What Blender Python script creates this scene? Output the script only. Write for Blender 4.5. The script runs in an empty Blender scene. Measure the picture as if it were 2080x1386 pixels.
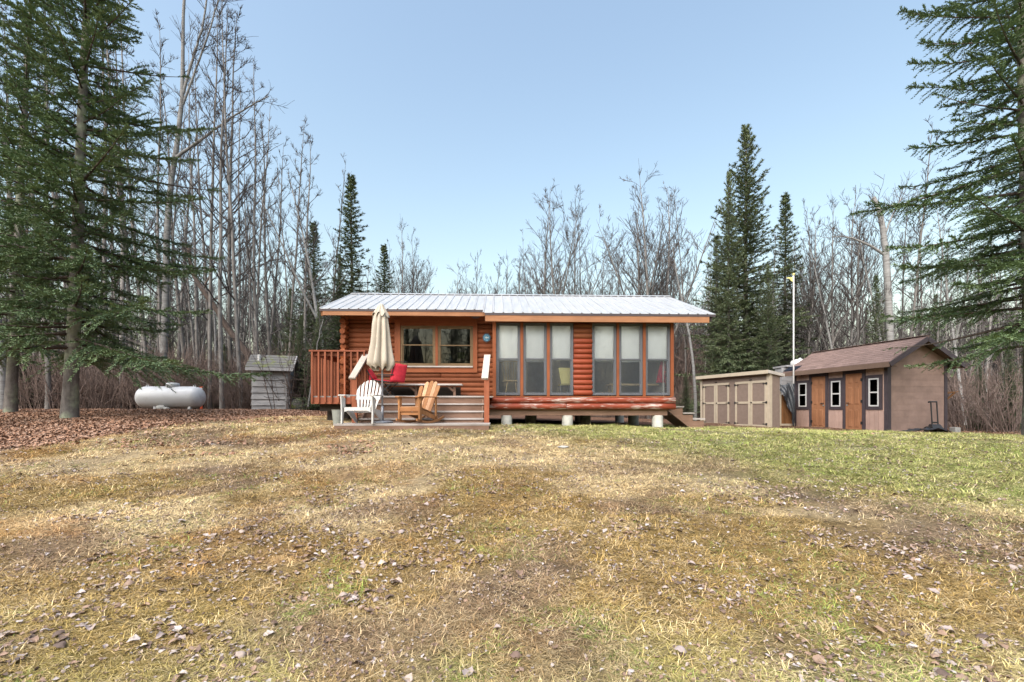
import bpy, math, random
import numpy as np
from mathutils import Vector, Matrix, Euler

SC = bpy.context.scene
COL = SC.collection
rnd = random.Random(7)
RNG = np.random.default_rng(11)
F = 924.4          # focal length in photo pixels (16 mm on 36 mm)
EYE = 1.3

# ------------------------------------------------------------------ camera
cam_d = bpy.data.cameras.new('camera')
cam_d.sensor_width = 36.0
cam_d.lens = 16.0
cam_d.shift_y = 0.0659
cam_d.clip_start = 0.05
cam_d.clip_end = 3000
cam = bpy.data.objects.new('camera', cam_d)
COL.objects.link(cam)
cam.location = (0, 0, EYE)
cam.rotation_euler = (math.radians(90), 0, 0)
SC.camera = cam

# ------------------------------------------------------------------ sky, sun, exposure
SUN_EL, SUN_ROT = math.radians(48), math.radians(208)
world = bpy.data.worlds.new('World')
SC.world = world
world.use_nodes = True
wn = world.node_tree
wn.nodes.clear()
w_out = wn.nodes.new('ShaderNodeOutputWorld')
w_bg = wn.nodes.new('ShaderNodeBackground')
w_sky = wn.nodes.new('ShaderNodeTexSky')
w_sky.sky_type = 'NISHITA'
w_sky.sun_disc = False
w_sky.sun_elevation = SUN_EL
w_sky.sun_rotation = SUN_ROT
w_sky.altitude = 300
w_sky.air_density = 1.9
w_sky.dust_density = 4.4
w_sky.ozone_density = 0.3
w_bg.inputs['Strength'].default_value = 0.080
wn.links.new(w_sky.outputs[0], w_bg.inputs['Color'])
wn.links.new(w_bg.outputs[0], w_out.inputs['Surface'])

sun_d = bpy.data.lights.new('sun', 'SUN')
sun_d.energy = 2.0
sun_d.angle = math.radians(75)
sun_d.color = (1.0, 0.965, 0.92)
sun = bpy.data.objects.new('sun', sun_d)
COL.objects.link(sun)
sd = Vector((math.sin(SUN_ROT) * math.cos(SUN_EL), math.cos(SUN_ROT) * math.cos(SUN_EL), math.sin(SUN_EL)))
sun.rotation_euler = sd.to_track_quat('Z', 'Y').to_euler()
sun.location = (-10, -20, 30)

SC.view_settings.view_transform = 'Standard'
SC.view_settings.look = 'None'
SC.view_settings.gamma = 1.0
SC.view_settings.use_curve_mapping = False
SC.view_settings.exposure = 1.74
SC.render.engine = 'CYCLES'
SC.cycles.max_bounces = 6
SC.cycles.transparent_max_bounces = 12
SC.cycles.use_denoising = True

# ------------------------------------------------------------------ helpers
def px(p, Y): return (p - 1040.0) / F * Y
def pz(p, Y): return EYE + (830.0 - p) / F * Y

def sstep(a, b, x):
    t = np.clip((x - a) / (b - a), 0, 1)
    return t * t * (3 - 2 * t)

_SY = np.array([-60, -10, 0, 3, 6, 8, 9.2, 11, 14, 40, 80, 600.])
_SZ = np.array([-.5, -.35, 0, .28, .57, .77, .865, .9, .91, .92, .92, .92])
def gz(X, Y):
    X = np.asarray(X, float); Y = np.asarray(Y, float)
    s = (np.interp(Y - .7, _SY, _SZ) + np.interp(Y, _SY, _SZ) * 2 + np.interp(Y + .7, _SY, _SZ)) / 4
    left = .04 * np.clip(-X - .5, 0, 8) * sstep(5, 15, Y)
    right = -.03 * np.clip(X - .5, 0, 14) * sstep(5, 14, Y)
    bump = .018 * (np.sin(X * 1.3 + .7 * Y) * np.sin(Y * 1.1 - .4 * X) + .6 * np.sin(X * 2.9 - Y * 2.3 + 1))
    return s + left + right + bump * sstep(0, 2, np.abs(Y))
def gz1(x, y): return float(gz(x, y))

# value noise
def _hash(ix, iy, seed):
    n = (ix.astype(np.int64) * 374761393 + iy.astype(np.int64) * 668265263 + seed * 1442695041) & 0xffffffff
    n = ((n ^ (n >> 13)) * 1274126177) & 0xffffffff
    n = n ^ (n >> 16)
    return (n & 0xffff) / 65535.0
def vnoise(x, y, seed=0):
    x = np.asarray(x, float); y = np.asarray(y, float)
    ix = np.floor(x); iy = np.floor(y)
    fx = x - ix; fy = y - iy
    fx = fx * fx * (3 - 2 * fx); fy = fy * fy * (3 - 2 * fy)
    a = _hash(ix, iy, seed); b = _hash(ix + 1, iy, seed)
    c = _hash(ix, iy + 1, seed); d = _hash(ix + 1, iy + 1, seed)
    return (a * (1 - fx) + b * fx) * (1 - fy) + (c * (1 - fx) + d * fx) * fy
def fbm(x, y, seed=0, o=4):
    r = 0; a = .5; t = 0
    for k in range(o):
        r = r + a * vnoise(x * 2 ** k + 17.3 * k, y * 2 ** k - 9.1 * k, seed + k); t += a; a *= .55
    return r / t

class MB:
    def __init__(s): s.v = []; s.f = []
    def add(s, vs, fs):
        b = len(s.v)
        s.v += [tuple(p) for p in vs]
        s.f += [tuple(i + b for i in f) for f in fs]
        return s
    def hexa(s, p):
        return s.add(p, [(0, 3, 2, 1), (4, 5, 6, 7), (0, 1, 5, 4), (1, 2, 6, 5), (2, 3, 7, 6), (3, 0, 4, 7)])
    def box(s, x0, x1, y0, y1, z0, z1):
        x0, x1 = min(x0, x1), max(x0, x1); y0, y1 = min(y0, y1), max(y0, y1); z0, z1 = min(z0, z1), max(z0, z1)
        return s.hexa([(x0, y0, z0), (x1, y0, z0), (x1, y1, z0), (x0, y1, z0), (x0, y0, z1), (x1, y0, z1), (x1, y1, z1), (x0, y1, z1)])
    def beam(s, a, b, w, h, up=(0, 0, 1), w2=None, h2=None):
        a = Vector(a); b = Vector(b); d = (b - a).normalized()
        u = Vector(up)
        sd_ = d.cross(u)
        if sd_.length < 1e-5: sd_ = d.cross(Vector((0, 1, 0)))
        sd_.normalize(); u = sd_.cross(d).normalized()
        w2 = w if w2 is None else w2; h2 = h if h2 is None else h2
        A = [a - sd_ * w / 2 - u * h / 2, a + sd_ * w / 2 - u * h / 2, b + sd_ * w2 / 2 - u * h2 / 2, b - sd_ * w2 / 2 - u * h2 / 2,
             a - sd_ * w / 2 + u * h / 2, a + sd_ * w / 2 + u * h / 2, b + sd_ * w2 / 2 + u * h2 / 2, b - sd_ * w2 / 2 + u * h2 / 2]
        return s.hexa(A)
    def tube(s, pts, r, n=8, cap=True):
        pts = [Vector(p) for p in pts]
        if not isinstance(r, (list, tuple)): r = [r] * len(pts)
        prev = None; rings = []
        for i, p in enumerate(pts):
            d = (pts[min(i + 1, len(pts) - 1)] - pts[max(i - 1, 0)])
            if d.length < 1e-9: d = Vector((0, 0, 1))
            d.normalize()
            if prev is None:
                u = d.cross(Vector((0, 0, 1)))
                if u.length < .05: u = d.cross(Vector((1, 0, 0)))
            else:
                u = prev - d * prev.dot(d)
            u.normalize(); prev = u; w = d.cross(u)
            rings.append([p + (u * math.cos(2 * math.pi * k / n) + w * math.sin(2 * math.pi * k / n)) * r[i] for k in range(n)])
        vs = [q for R in rings for q in R]; fs = []
        for i in range(len(pts) - 1):
            for k in range(n):
                k2 = (k + 1) % n
                fs.append((i * n + k, i * n + k2, (i + 1) * n + k2, (i + 1) * n + k))
        if cap:
            fs.append(tuple(reversed(range(n)))); fs.append(tuple((len(pts) - 1) * n + k for k in range(n)))
        return s.add(vs, fs)
    def lathe(s, prof, c=(0, 0, 0), n=20, axis='z', cap=True):
        vs = []
        for r, z in prof:
            for k in range(n):
                a = 2 * math.pi * k / n
                if axis == 'z': vs.append((c[0] + r * math.cos(a), c[1] + r * math.sin(a), c[2] + z))
                elif axis == 'x': vs.append((c[0] + z, c[1] + r * math.cos(a), c[2] + r * math.sin(a)))
                else: vs.append((c[0] + r * math.cos(a), c[1] - z, c[2] + r * math.sin(a)))
        fs = []
        m = len(prof)
        for i in range(m - 1):
            for k in range(n):
                k2 = (k + 1) % n
                fs.append((i * n + k, i * n + k2, (i + 1) * n + k2, (i + 1) * n + k))
        if cap:
            fs.append(tuple(reversed(range(n)))); fs.append(tuple((m - 1) * n + k for k in range(n)))
        return s.add(vs, fs)
    def extrude(s, poly, d):
        n = len(poly); d = Vector(d)
        vs = [Vector(p) for p in poly] + [Vector(p) + d for p in poly]
        fs = [tuple(range(n)), tuple(reversed(range(n, 2 * n)))]
        for k in range(n):
            k2 = (k + 1) % n
            fs.append((k2, k, k + n, k2 + n))
        return s.add(vs, fs)
    def mesh(s, name):
        m = bpy.data.meshes.new(name)
        m.from_pydata(s.v, [], s.f)
        m.update()
        return m
    def build(s, name, mat, parent=None, smooth=False, bevel=0, label=None, angle=None):
        m = s.mesh(name)
        if bevel or True:
            fix_normals(m)
        if smooth: m.shade_smooth()
        return link(name, m, mat, parent, bevel, label)

def fix_normals(m):
    import bmesh
    bm = bmesh.new(); bm.from_mesh(m)
    bmesh.ops.recalc_face_normals(bm, faces=bm.faces)
    bm.to_mesh(m); bm.free()

def link(name, mesh, mat=None, parent=None, bevel=0, label=None):
    if mat is not None and len(mesh.materials) == 0: mesh.materials.append(mat)
    o = bpy.data.objects.new(name, mesh)
    COL.objects.link(o)
    if parent is not None:
        o.parent = parent
        off = parent.get('_off')
        if off is None:
            p2 = parent.parent
            off = None
        if off is not None:
            o.matrix_parent_inverse = Matrix.Translation((-off[0], -off[1], -off[2]))
    if bevel:
        b = o.modifiers.new('bevel', 'BEVEL'); b.width = bevel; b.segments = 2; b.limit_method = 'ANGLE'
    if label: o['label'] = label
    return o

YAW = math.radians(2.0); PIV = Vector((0, 11.0, 0))
def thing(name, label, cat, loc=(0, 0, 0), rotz=0.0, group=None, yaw=False, local=False):
    """Empty at the thing's base. Parts are given in world coordinates (before rotz/yaw about the base) unless local."""
    o = bpy.data.objects.new(name, None)
    o.empty_display_size = .2
    COL.objects.link(o)
    L = Vector(loc)
    if yaw:
        L = PIV + Matrix.Rotation(YAW, 3, 'Z') @ (L - PIV)
        rotz += YAW
    o.location = L; o.rotation_euler = (0, 0, rotz)
    o['label'] = label; o['category'] = cat
    if group: o['group'] = group
    if not local: o['_off'] = tuple(loc)
    return o
def tag(o, label, cat, group=None, kind=None):
    if label: o['label'] = label
    if cat: o['category'] = cat
    if group: o['group'] = group
    if kind: o['kind'] = kind
    return o

# ------------------------------------------------------------------ materials
def newmat(name):
    m = bpy.data.materials.new(name); m.use_nodes = True
    nt = m.node_tree
    return m, nt, nt.nodes['Principled BSDF']
def N(nt, t, **kw):
    n = nt.nodes.new(t)
    for k, v in kw.items(): setattr(n, k, v)
    return n
def mixrgb(nt, fac, a, b, mode='MIX'):
    n = nt.nodes.new('ShaderNodeMix'); n.data_type = 'RGBA'; n.blend_type = mode
    for sock, val in ((n.inputs[0], fac), (n.inputs[6], a), (n.inputs[7], b)):
        if isinstance(val, bpy.types.NodeSocket): nt.links.new(val, sock)
        elif isinstance(val, (int, float)): sock.default_value = val
        else: sock.default_value = (*val[:3], 1)
    return n.outputs[2]
def mapr(nt, v, a, b, c, d):
    n = nt.nodes.new('ShaderNodeMapRange')
    nt.links.new(v, n.inputs[0])
    for i, q in enumerate((a, b, c, d)): n.inputs[i + 1].default_value = q
    return n.outputs[0]
def noise(nt, vec, scale, detail=4, rough=.6):
    n = nt.nodes.new('ShaderNodeTexNoise'); n.inputs['Scale'].default_value = scale
    n.inputs['Detail'].default_value = detail; n.inputs['Roughness'].default_value = rough
    if vec is not None: nt.links.new(vec, n.inputs['Vector'])
    return n.outputs['Fac']
def coords(nt, kind='Object', scale=(1, 1, 1)):
    t = nt.nodes.new('ShaderNodeTexCoord'); mp = nt.nodes.new('ShaderNodeMapping')
    mp.inputs['Scale'].default_value = scale
    nt.links.new(t.outputs[kind], mp.inputs['Vector'])
    return mp.outputs[0]
def orand(nt): return nt.nodes.new('ShaderNodeObjectInfo').outputs['Random']
def bump(nt, bs, h, strength=.3, dist=.01):
    b = nt.nodes.new('ShaderNodeBump'); b.inputs['Strength'].default_value = strength; b.inputs['Distance'].default_value = dist
    nt.links.new(h, b.inputs['Height']); nt.links.new(b.outputs[0], bs.inputs['Normal'])

def wood(name, c1, c2, axis='x', rough=.6, worn=None, worn_amt=.5, fine=1.0, rvar=.25, knots=True):
    m, nt, bs = newmat(name)
    sc = {'x': (1.2, 14, 14), 'y': (14, 1.2, 14), 'z': (14, 14, 1.2)}[axis]
    sc = tuple(q * fine for q in sc)
    v = coords(nt, 'Object', sc)
    # offset by object random so that boards differ
    add = nt.nodes.new('ShaderNodeVectorMath'); add.operation = 'ADD'
    r = orand(nt); comb = nt.nodes.new('ShaderNodeCombineXYZ')
    mul = nt.nodes.new('ShaderNodeMath'); mul.operation = 'MULTIPLY'; mul.inputs[1].default_value = 60
    nt.links.new(r, mul.inputs[0])
    for i in range(3): nt.links.new(mul.outputs[0], comb.inputs[i])
    nt.links.new(v, add.inputs[0]); nt.links.new(comb.outputs[0], add.inputs[1])
    v = add.outputs[0]
    g = noise(nt, v, 1.6, 6, .65)
    c = mixrgb(nt, mapr(nt, g, .3, .7, 0, 1), c1, c2)
    big = noise(nt, coords(nt, 'Object', (1, 1, 1)), 1.7, 3)
    c = mixrgb(nt, mapr(nt, big, .35, .7, 0, .45), c, tuple(q * .55 for q in c1))
    bright = mapr(nt, r, 0, 1, 1 - rvar, 1 + rvar)
    c = mixrgb(nt, 1.0, c, (1, 1, 1), 'MULTIPLY')
    mulc = nt.nodes.new('ShaderNodeVectorMath'); mulc.operation = 'SCALE'
    nt.links.new(c, mulc.inputs[0]); nt.links.new(bright, mulc.inputs['Scale'])
    c = mulc.outputs[0]
    if worn is not None:
        w = noise(nt, v, .9, 8, .75)
        w2 = noise(nt, coords(nt, 'Object', (1, 1, 1)), .8, 3)
        s = nt.nodes.new('ShaderNodeMath'); s.operation = 'ADD'
        nt.links.new(w, s.inputs[0]); nt.links.new(mapr(nt, w2, .3, .7, -.12, .12), s.inputs[1])
        th = .78 - .4 * worn_amt
        c = mixrgb(nt, mapr(nt, s.outputs[0], th, th + .07, 0, 1), c, worn)
    nt.links.new(c, bs.inputs['Base Color'])
    bs.inputs['Roughness'].default_value = rough
    bs.inputs['Specular IOR Level'].default_value = .15
    bump(nt, bs, g, .6, .008)
    return m
def plain(name, col, rough=.6, metallic=0., var=.12, scale=6, bumpy=.1, spec=.4, coords_kind='Object', rv=.0):
    m, nt, bs = newmat(name)
    n = noise(nt, coords(nt, coords_kind), scale, 5)
    c = mixrgb(nt, mapr(nt, n, .3, .7, 0, 1), tuple(max(0, q * (1 - var)) for q in col), tuple(min(1, q * (1 + var)) for q in col))
    if rv:
        mulc = nt.nodes.new('ShaderNodeVectorMath'); mulc.operation = 'SCALE'
        nt.links.new(c, mulc.inputs[0]); nt.links.new(mapr(nt, orand(nt), 0, 1, 1 - rv, 1 + rv), mulc.inputs['Scale'])
        c = mulc.outputs[0]
    nt.links.new(c, bs.inputs['Base Color'])
    bs.inputs['Roughness'].default_value = rough; bs.inputs['Metallic'].default_value = metallic
    bs.inputs['Specular IOR Level'].default_value = spec
    if bumpy: bump(nt, bs, n, bumpy, .01)
    return m
def glass(name, tint=(.9, .92, .93), refl=1.0):
    m, nt, bs = newmat(name)
    nt.nodes.remove(bs)
    out = nt.nodes['Material Output']
    tr = N(nt, 'ShaderNodeBsdfTransparent'); tr.inputs[0].default_value = (*tint, 1)
    gl = N(nt, 'ShaderNodeBsdfGlossy'); gl.inputs['Roughness'].default_value = .02; gl.inputs[0].default_value = (refl, refl, refl, 1)
    fr = N(nt, 'ShaderNodeFresnel'); fr.inputs['IOR'].default_value = 1.5
    mx = N(nt, 'ShaderNodeMixShader')
    nt.links.new(fr.outputs[0], mx.inputs[0]); nt.links.new(tr.outputs[0], mx.inputs[1]); nt.links.new(gl.outputs[0], mx.inputs[2])
    nt.links.new(mx.outputs[0], out.inputs['Surface'])
    return m

M = {}
M['log'] = wood('log_stain', (.15, .045, .021), (.235, .082, .037), 'x', .65, worn=(.10, .045, .03), worn_amt=.25, rvar=.24)
M['log_y'] = wood('log_stain_end', (.17, .045, .017), (.26, .085, .032), 'y', .55, rvar=.2)
M['log_red'] = wood('log_red_worn', (.19, .038, .019), (.26, .062, .03), 'x', .45, worn=(.42, .33, .29), worn_amt=.26, rvar=.15, fine=2.0)
M['log_peel'] = wood('log_red_peeling', (.20, .038, .022), (.28, .07, .038), 'x', .45, worn=(.42, .35, .32), worn_amt=.56, rvar=.1, fine=2.6)
M['casing'] = wood('window_casing_wood', (.205, .06, .026), (.27, .092, .04), 'x', .5, rvar=.12)
M['casing_z'] = wood('window_casing_wood_upright', (.205, .06, .026), (.27, .092, .04), 'z', .5, rvar=.12)
M['fascia'] = wood('fascia_wood', (.26, .12, .062), (.33, .165, .088), 'x', .6, rvar=.08)
M['soffit'] = wood('soffit_wood', (.26, .10, .045), (.34, .14, .06), 'x', .6)
M['sash'] = wood('sash_wood', (.13, .085, .045), (.20, .14, .08), 'x', .5)
M['sash_grey'] = plain('sash_slate_paint', (.085, .09, .105), .45, var=.1)
M['deck'] = wood('deck_redwood', (.165, .05, .028), (.24, .082, .045), 'x', .6, worn=(.40, .30, .25), worn_amt=.2, rvar=.2)
M['deck_z'] = wood('baluster_redwood', (.18, .054, .028), (.27, .095, .05), 'z', .6, worn=(.40, .30, .25), worn_amt=.2, rvar=.25)
M['step'] = wood('step_wood', (.155, .092, .066), (.235, .15, .112), 'x', .65, worn=(.42, .37, .34), worn_amt=.15, rvar=.15)
M['greywood'] = wood('weathered_tread', (.27, .24, .225), (.44, .41, .40), 'x', .75, worn=(.20, .12, .09), worn_amt=.25)
M['cap'] = wood('worn_rail_cap', (.30, .255, .225), (.43, .385, .35), 'y', .7, worn=(.26, .13, .09), worn_amt=.28)
M['barn'] = wood('grey_barn_board', (.25, .25, .26), (.40, .40, .415), 'x', .8, worn=(.16, .13, .12), worn_amt=.22, rvar=.14)
M['barn_z'] = wood('grey_barn_board_upright', (.25, .25, .26), (.40, .40, .415), 'z', .8, worn=(.16, .13, .12), worn_amt=.22, rvar=.14)
M['teak'] = wood('oiled_teak', (.23, .10, .042), (.34, .175, .08), 'z', .5, rvar=.2)
M['teak_x'] = wood('oiled_teak_cross', (.23, .10, .042), (.32, .16, .075), 'x', .5, rvar=.2)
M['teak_pale'] = wood('sunbleached_teak', (.36, .19, .10), (.48, .30, .195), 'z', .6, rvar=.18)
M['pine'] = wood('pale_pine', (.55, .40, .20), (.66, .50, .28), 'x', .5)
M['plastic'] = plain('white_resin', (.45, .45, .447), .45, var=.05, scale=12, bumpy=.02)
M['metal_roof'] = None
M['concrete'] = plain('pier_concrete', (.42, .42, .40), .9, var=.25, scale=5, bumpy=.35)
M['canvas'] = plain('umbrella_canvas', (.375, .335, .28), .9, var=.1, scale=5, bumpy=.25)
M['polemetal'] = plain('grey_pole', (.22, .23, .26), .4, .4, var=.08)
M['black'] = plain('black_metal', (.02, .02, .022), .5, var=.3)
M['red'] = plain('red_fabric', (.40, .016, .032), .85, var=.22, scale=14, bumpy=.3)
M['dark'] = plain('dark_underside', (.035, .028, .024), .9)  # near-black also puts shade into the bench hollow and shed panes
M['shade'] = plain('window_shade_fabric', (.84, .83, .82), .9, var=.03)
M['inwall'] = plain('interior_panelling', (.66, .62, .56), .8, var=.1)
M['infloor'] = wood('interior_floor', (.30, .18, .09), (.4, .25, .13), 'x', .5)
M['glass'] = glass('window_glass')
def _screen():
    m, nt, bs = newmat('insect_screen_mesh')
    bs.inputs['Base Color'].default_value = (.16, .185, .22, 1); bs.inputs['Roughness'].default_value = .6; bs.inputs['Alpha'].default_value = .09
    return m
M['screen'] = _screen()
M['glass_shed'] = glass('shed_glass', (.3, .3, .32), .45)
M['glass_d'] = glass('window_glass_dim', (.45, .5, .52))
M['tank'] = None
M['stone'] = plain('pale_stone', (.30, .295, .28), .9, var=.3, scale=9, bumpy=.5)
M['tan'] = plain('tan_siding', (.185, .14, .118), .8, var=.10, scale=8)
M['cream'] = plain('cream_trim', (.40, .345, .27), .7, var=.07)
M['tanroof'] = plain('grey_shed_roof', (.40, .37, .34), .8, var=.15)
M['brownwall'] = plain('pinkish_brown_siding', (.385, .265, .225), .85, var=.14, scale=2.2, bumpy=.15, rv=.07)
M['brownwall2'] = plain('gable_shingle_siding', (.285, .195, .163), .9, var=.18, scale=2.6, bumpy=.2, rv=.06)
M['darktrim'] = plain('dark_brown_trim', (.055, .043, .05), .7, var=.15)
M['doorwood'] = wood('orange_brown_door', (.285, .13, .068), (.355, .175, .095), 'z', .5, rvar=.06)
M['whitepaint'] = plain('white_paint', (.56, .56, .56), .5, var=.04)
M['shingle'] = plain('brown_asphalt_shingle', (.165, .112, .10), .95, var=.22, scale=30, bumpy=.4, rv=.16)
M['fasciabrown'] = plain('brown_fascia', (.135, .088, .066), .75, var=.12)
M['tarp'] = plain('black_tarp', (.035, .04, .048), .32, var=.3, scale=5, bumpy=.5)
M['plywood'] = wood('old_plywood', (.16, .075, .032), (.23, .115, .05), 'z', .7)  # browns darkened, putting the shadow between the sheds into the colour
M['yellow'] = plain('yellow_plastic', (.72, .62, .22), .6, var=.05)
M['pennant'] = plain('faded_yellow_pennant', (.62, .56, .22), .8, var=.08)
M['bucket'] = plain('galvanised_pail', (.24, .26, .25), .5, .3, var=.18)
M['orange'] = plain('orange_marker', (.62, .10, .04), .6)

def _roofmat():
    m, nt, bs = newmat('galvanised_roof_metal')
    n = noise(nt, coords(nt, 'Object', (8, .6, .6)), 2, 5)
    n2 = noise(nt, coords(nt, 'Object'), 1.1, 5)
    c = mixrgb(nt, mapr(nt, n, .3, .7, 0, 1), (.355, .36, .37), (.48, .485, .50))
    c = mixrgb(nt, mapr(nt, n2, .5, .75, 0, .4), c, (.34, .34, .34))
    nt.links.new(c, bs.inputs['Base Color'])
    bs.inputs['Metallic'].default_value = .35
    nt.links.new(mapr(nt, n2, .3, .7, .32, .5), bs.inputs['Roughness'])
    return m
M['metal_roof'] = _roofmat()
def _tankmat():
    m, nt, bs = newmat('white_tank_paint')
    g = coords(nt, 'Object')
    n = noise(nt, g, 2.2, 6, .7)
    c = mixrgb(nt, mapr(nt, n, .52, .72, 0, .75), (.50, .515, .545), (.26, .25, .235))
    nt.links.new(c, bs.inputs['Base Color']); bs.inputs['Roughness'].default_value = .4
    return m
M['tank'] = _tankmat()
def _mossroof():
    m, nt, bs = newmat('mossy_shingle')
    n = noise(nt, coords(nt, 'Object'), 3.2, 6, .7)
    c = mixrgb(nt, mapr(nt, n, .50, .66, 0, 1), (.115, .112, .112), (.13, .15, .045))
    nt.links.new(c, bs.inputs['Base Color']); bs.inputs['Roughness'].default_value = .95
    bump(nt, bs, n, .6, .02)
    return m
M['moss'] = _mossroof()
def _bark(name, c1, c2, birch=False, moss=0.):
    m, nt, bs = newmat(name)
    g = coords(nt, 'Object', (1, 1, .35)) if not birch else coords(nt, 'Object', (.5, .5, 3))
    n = noise(nt, g, 9 if not birch else 4, 6, .7)
    c = mixrgb(nt, mapr(nt, n, .35, .65, 0, 1), c1, c2)
    if birch:
        n2 = noise(nt, coords(nt, 'Object', (1, 1, 6)), 2.4, 4)
        c = mixrgb(nt, mapr(nt, n2, .60, .68, 0, .8), c, (.06, .05, .05))
    n3 = noise(nt, coords(nt, 'Object'), 1.6, 4)
    if moss: c = mixrgb(nt, mapr(nt, n3, .48, .62, 0, moss), c, (.30, .34, .24))
    mulc = nt.nodes.new('ShaderNodeVectorMath'); mulc.operation = 'SCALE'
    nt.links.new(c, mulc.inputs[0]); nt.links.new(mapr(nt, orand(nt), 0, 1, .7, 1.3), mulc.inputs['Scale'])
    nt.links.new(mulc.outputs[0], bs.inputs['Base Color'])
    bs.inputs['Roughness'].default_value = .95; bs.inputs['Specular IOR Level'].default_value = .15
    bump(nt, bs, n, .6, .02)
    return m
M['bark'] = _bark('grey_bark', (.095, .088, .085), (.21, .20, .195))
M['bark_birch'] = _bark('birch_bark', (.16, .158, .158), (.27, .27, .272), True)
M['bark_spruce'] = _bark('spruce_bark', (.07, .062, .058), (.155, .142, .134), moss=.6)
M['bark_dark'] = _bark('dark_bark', (.06, .048, .042), (.13, .10, .09))
M['twig'] = plain('twig_bark', (.075, .067, .066), .95, var=.3, scale=.8, bumpy=0, spec=.1, rv=.3)
M['shrubtwig'] = plain('shrub_twig', (.155, .118, .105), .95, var=.35, scale=.8, bumpy=0, spec=.1, rv=.3)
def _needle(name, a, b, tip):
    m, nt, bs = newmat(name)
    n = noise(nt, coords(nt, 'Object'), 1.1, 3)
    n2 = noise(nt, coords(nt, 'Object'), 9, 2)
    c = mixrgb(nt, mapr(nt, n, .35, .65, 0, 1), a, b)
    c = mixrgb(nt, mapr(nt, n2, .5, .7, 0, .6), c, tip)
    nt.links.new(c, bs.inputs['Base Color'])
    bs.inputs['Roughness'].default_value = .65; bs.inputs['Specular IOR Level'].default_value = .25
    return m
M['needle'] = _needle('spruce_needles', (.095, .152, .085), (.145, .208, .102), (.21, .26, .12))
M['needle_far'] = _needle('far_spruce_needles', (.10, .14, .08), (.145, .18, .095), (.185, .195, .12))
def _leafmat():
    m, nt, bs = newmat('dead_leaf')
    r = orand(nt)
    cr = nt.nodes.new('ShaderNodeValToRGB'); cr.color_ramp.interpolation = 'CONSTANT'
    cols = [(.32, .27, .265), (.24, .165, .125), (.36, .295, .26), (.13, .085, .068), (.42, .38, .375), (.28, .185, .135), (.19, .125, .095), (.08, .055, .047)]
    el = cr.color_ramp.elements
    el[0].position = 0; el[0].color = (*cols[0], 1); el[1].position = 1 / 8; el[1].color = (*cols[1], 1)
    for i in range(2, 8):
        e = el.new(i / 8); e.color = (*cols[i], 1)
    nt.links.new(r, cr.inputs[0])
    n = noise(nt, coords(nt, 'Object'), 30, 4)
    c = mixrgb(nt, mapr(nt, n, .35, .7, 0, .5), cr.outputs[0], (.15, .11, .09))
    nt.links.new(c, bs.inputs['Base Color']); bs.inputs['Roughness'].default_value = .7
    bs.inputs['Specular IOR Level'].default_value = .3
    return m
M['leaf'] = _leafmat()
def _litterleaf():
    m, nt, bs = newmat('forest_litter_leaf')
    r = orand(nt)
    cr = nt.nodes.new('ShaderNodeValToRGB')
    cols = [(.17, .082, .045), (.29, .165, .105), (.22, .115, .07), (.36, .235, .17), (.12, .068, .048)]
    el = cr.color_ramp.elements
    el[0].position = 0; el[0].color = (*cols[0], 1); el[1].position = 1; el[1].color = (*cols[4], 1)
    for i in range(1, 4):
        e = el.new(i / 4); e.color = (*cols[i], 1)
    nt.links.new(r, cr.inputs[0]); nt.links.new(cr.outputs[0], bs.inputs['Base Color'])
    bs.inputs['Roughness'].default_value = .85
    return m
M['litter'] = _litterleaf()
def _grassmat():
    m, nt, bs = newmat('lawn_grass')
    a = nt.nodes.new('ShaderNodeAttribute'); a.attribute_type = 'INSTANCER'; a.attribute_name = 'tint'
    n = noise(nt, coords(nt, 'Object'), 40, 2)
    mulc = nt.nodes.new('ShaderNodeVectorMath'); mulc.operation = 'SCALE'
    nt.links.new(a.outputs['Color'], mulc.inputs[0]); nt.links.new(mapr(nt, n, .3, .7, .75, 1.3), mulc.inputs['Scale'])
    nt.links.new(mulc.outputs[0], bs.inputs['Base Color']); bs.inputs['Roughness'].default_value = .75
    bs.inputs['Specular IOR Level'].default_value = .2
    return m
M['grass'] = _grassmat()
def _groundmat():
    m, nt, bs = newmat('ground_soil')
    a = nt.nodes.new('ShaderNodeAttribute'); a.attribute_name = 'gcol'
    n = noise(nt, coords(nt, 'Object'), 22, 8, .75)
    n2 = noise(nt, coords(nt, 'Object'), 3.5, 6, .7)
    mulc = nt.nodes.new('ShaderNodeVectorMath'); mulc.operation = 'SCALE'
    ad = nt.nodes.new('ShaderNodeMath'); ad.operation = 'ADD'
    nt.links.new(mapr(nt, n, .3, .7, .18, .75), ad.inputs[0]); nt.links.new(mapr(nt, n2, .3, .7, -.12, .18), ad.inputs[1])  # soil colour scaled down, putting the shade of grass gaps into it
    nt.links.new(a.outputs['Color'], mulc.inputs[0]); nt.links.new(ad.outputs[0], mulc.inputs['Scale'])
    nt.links.new(mulc.outputs[0], bs.inputs['Base Color'])
    bs.inputs['Roughness'].default_value = .95; bs.inputs['Specular IOR Level'].default_value = .1
    bump(nt, bs, n, .9, .03)
    return m
M['ground'] = _groundmat()

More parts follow.
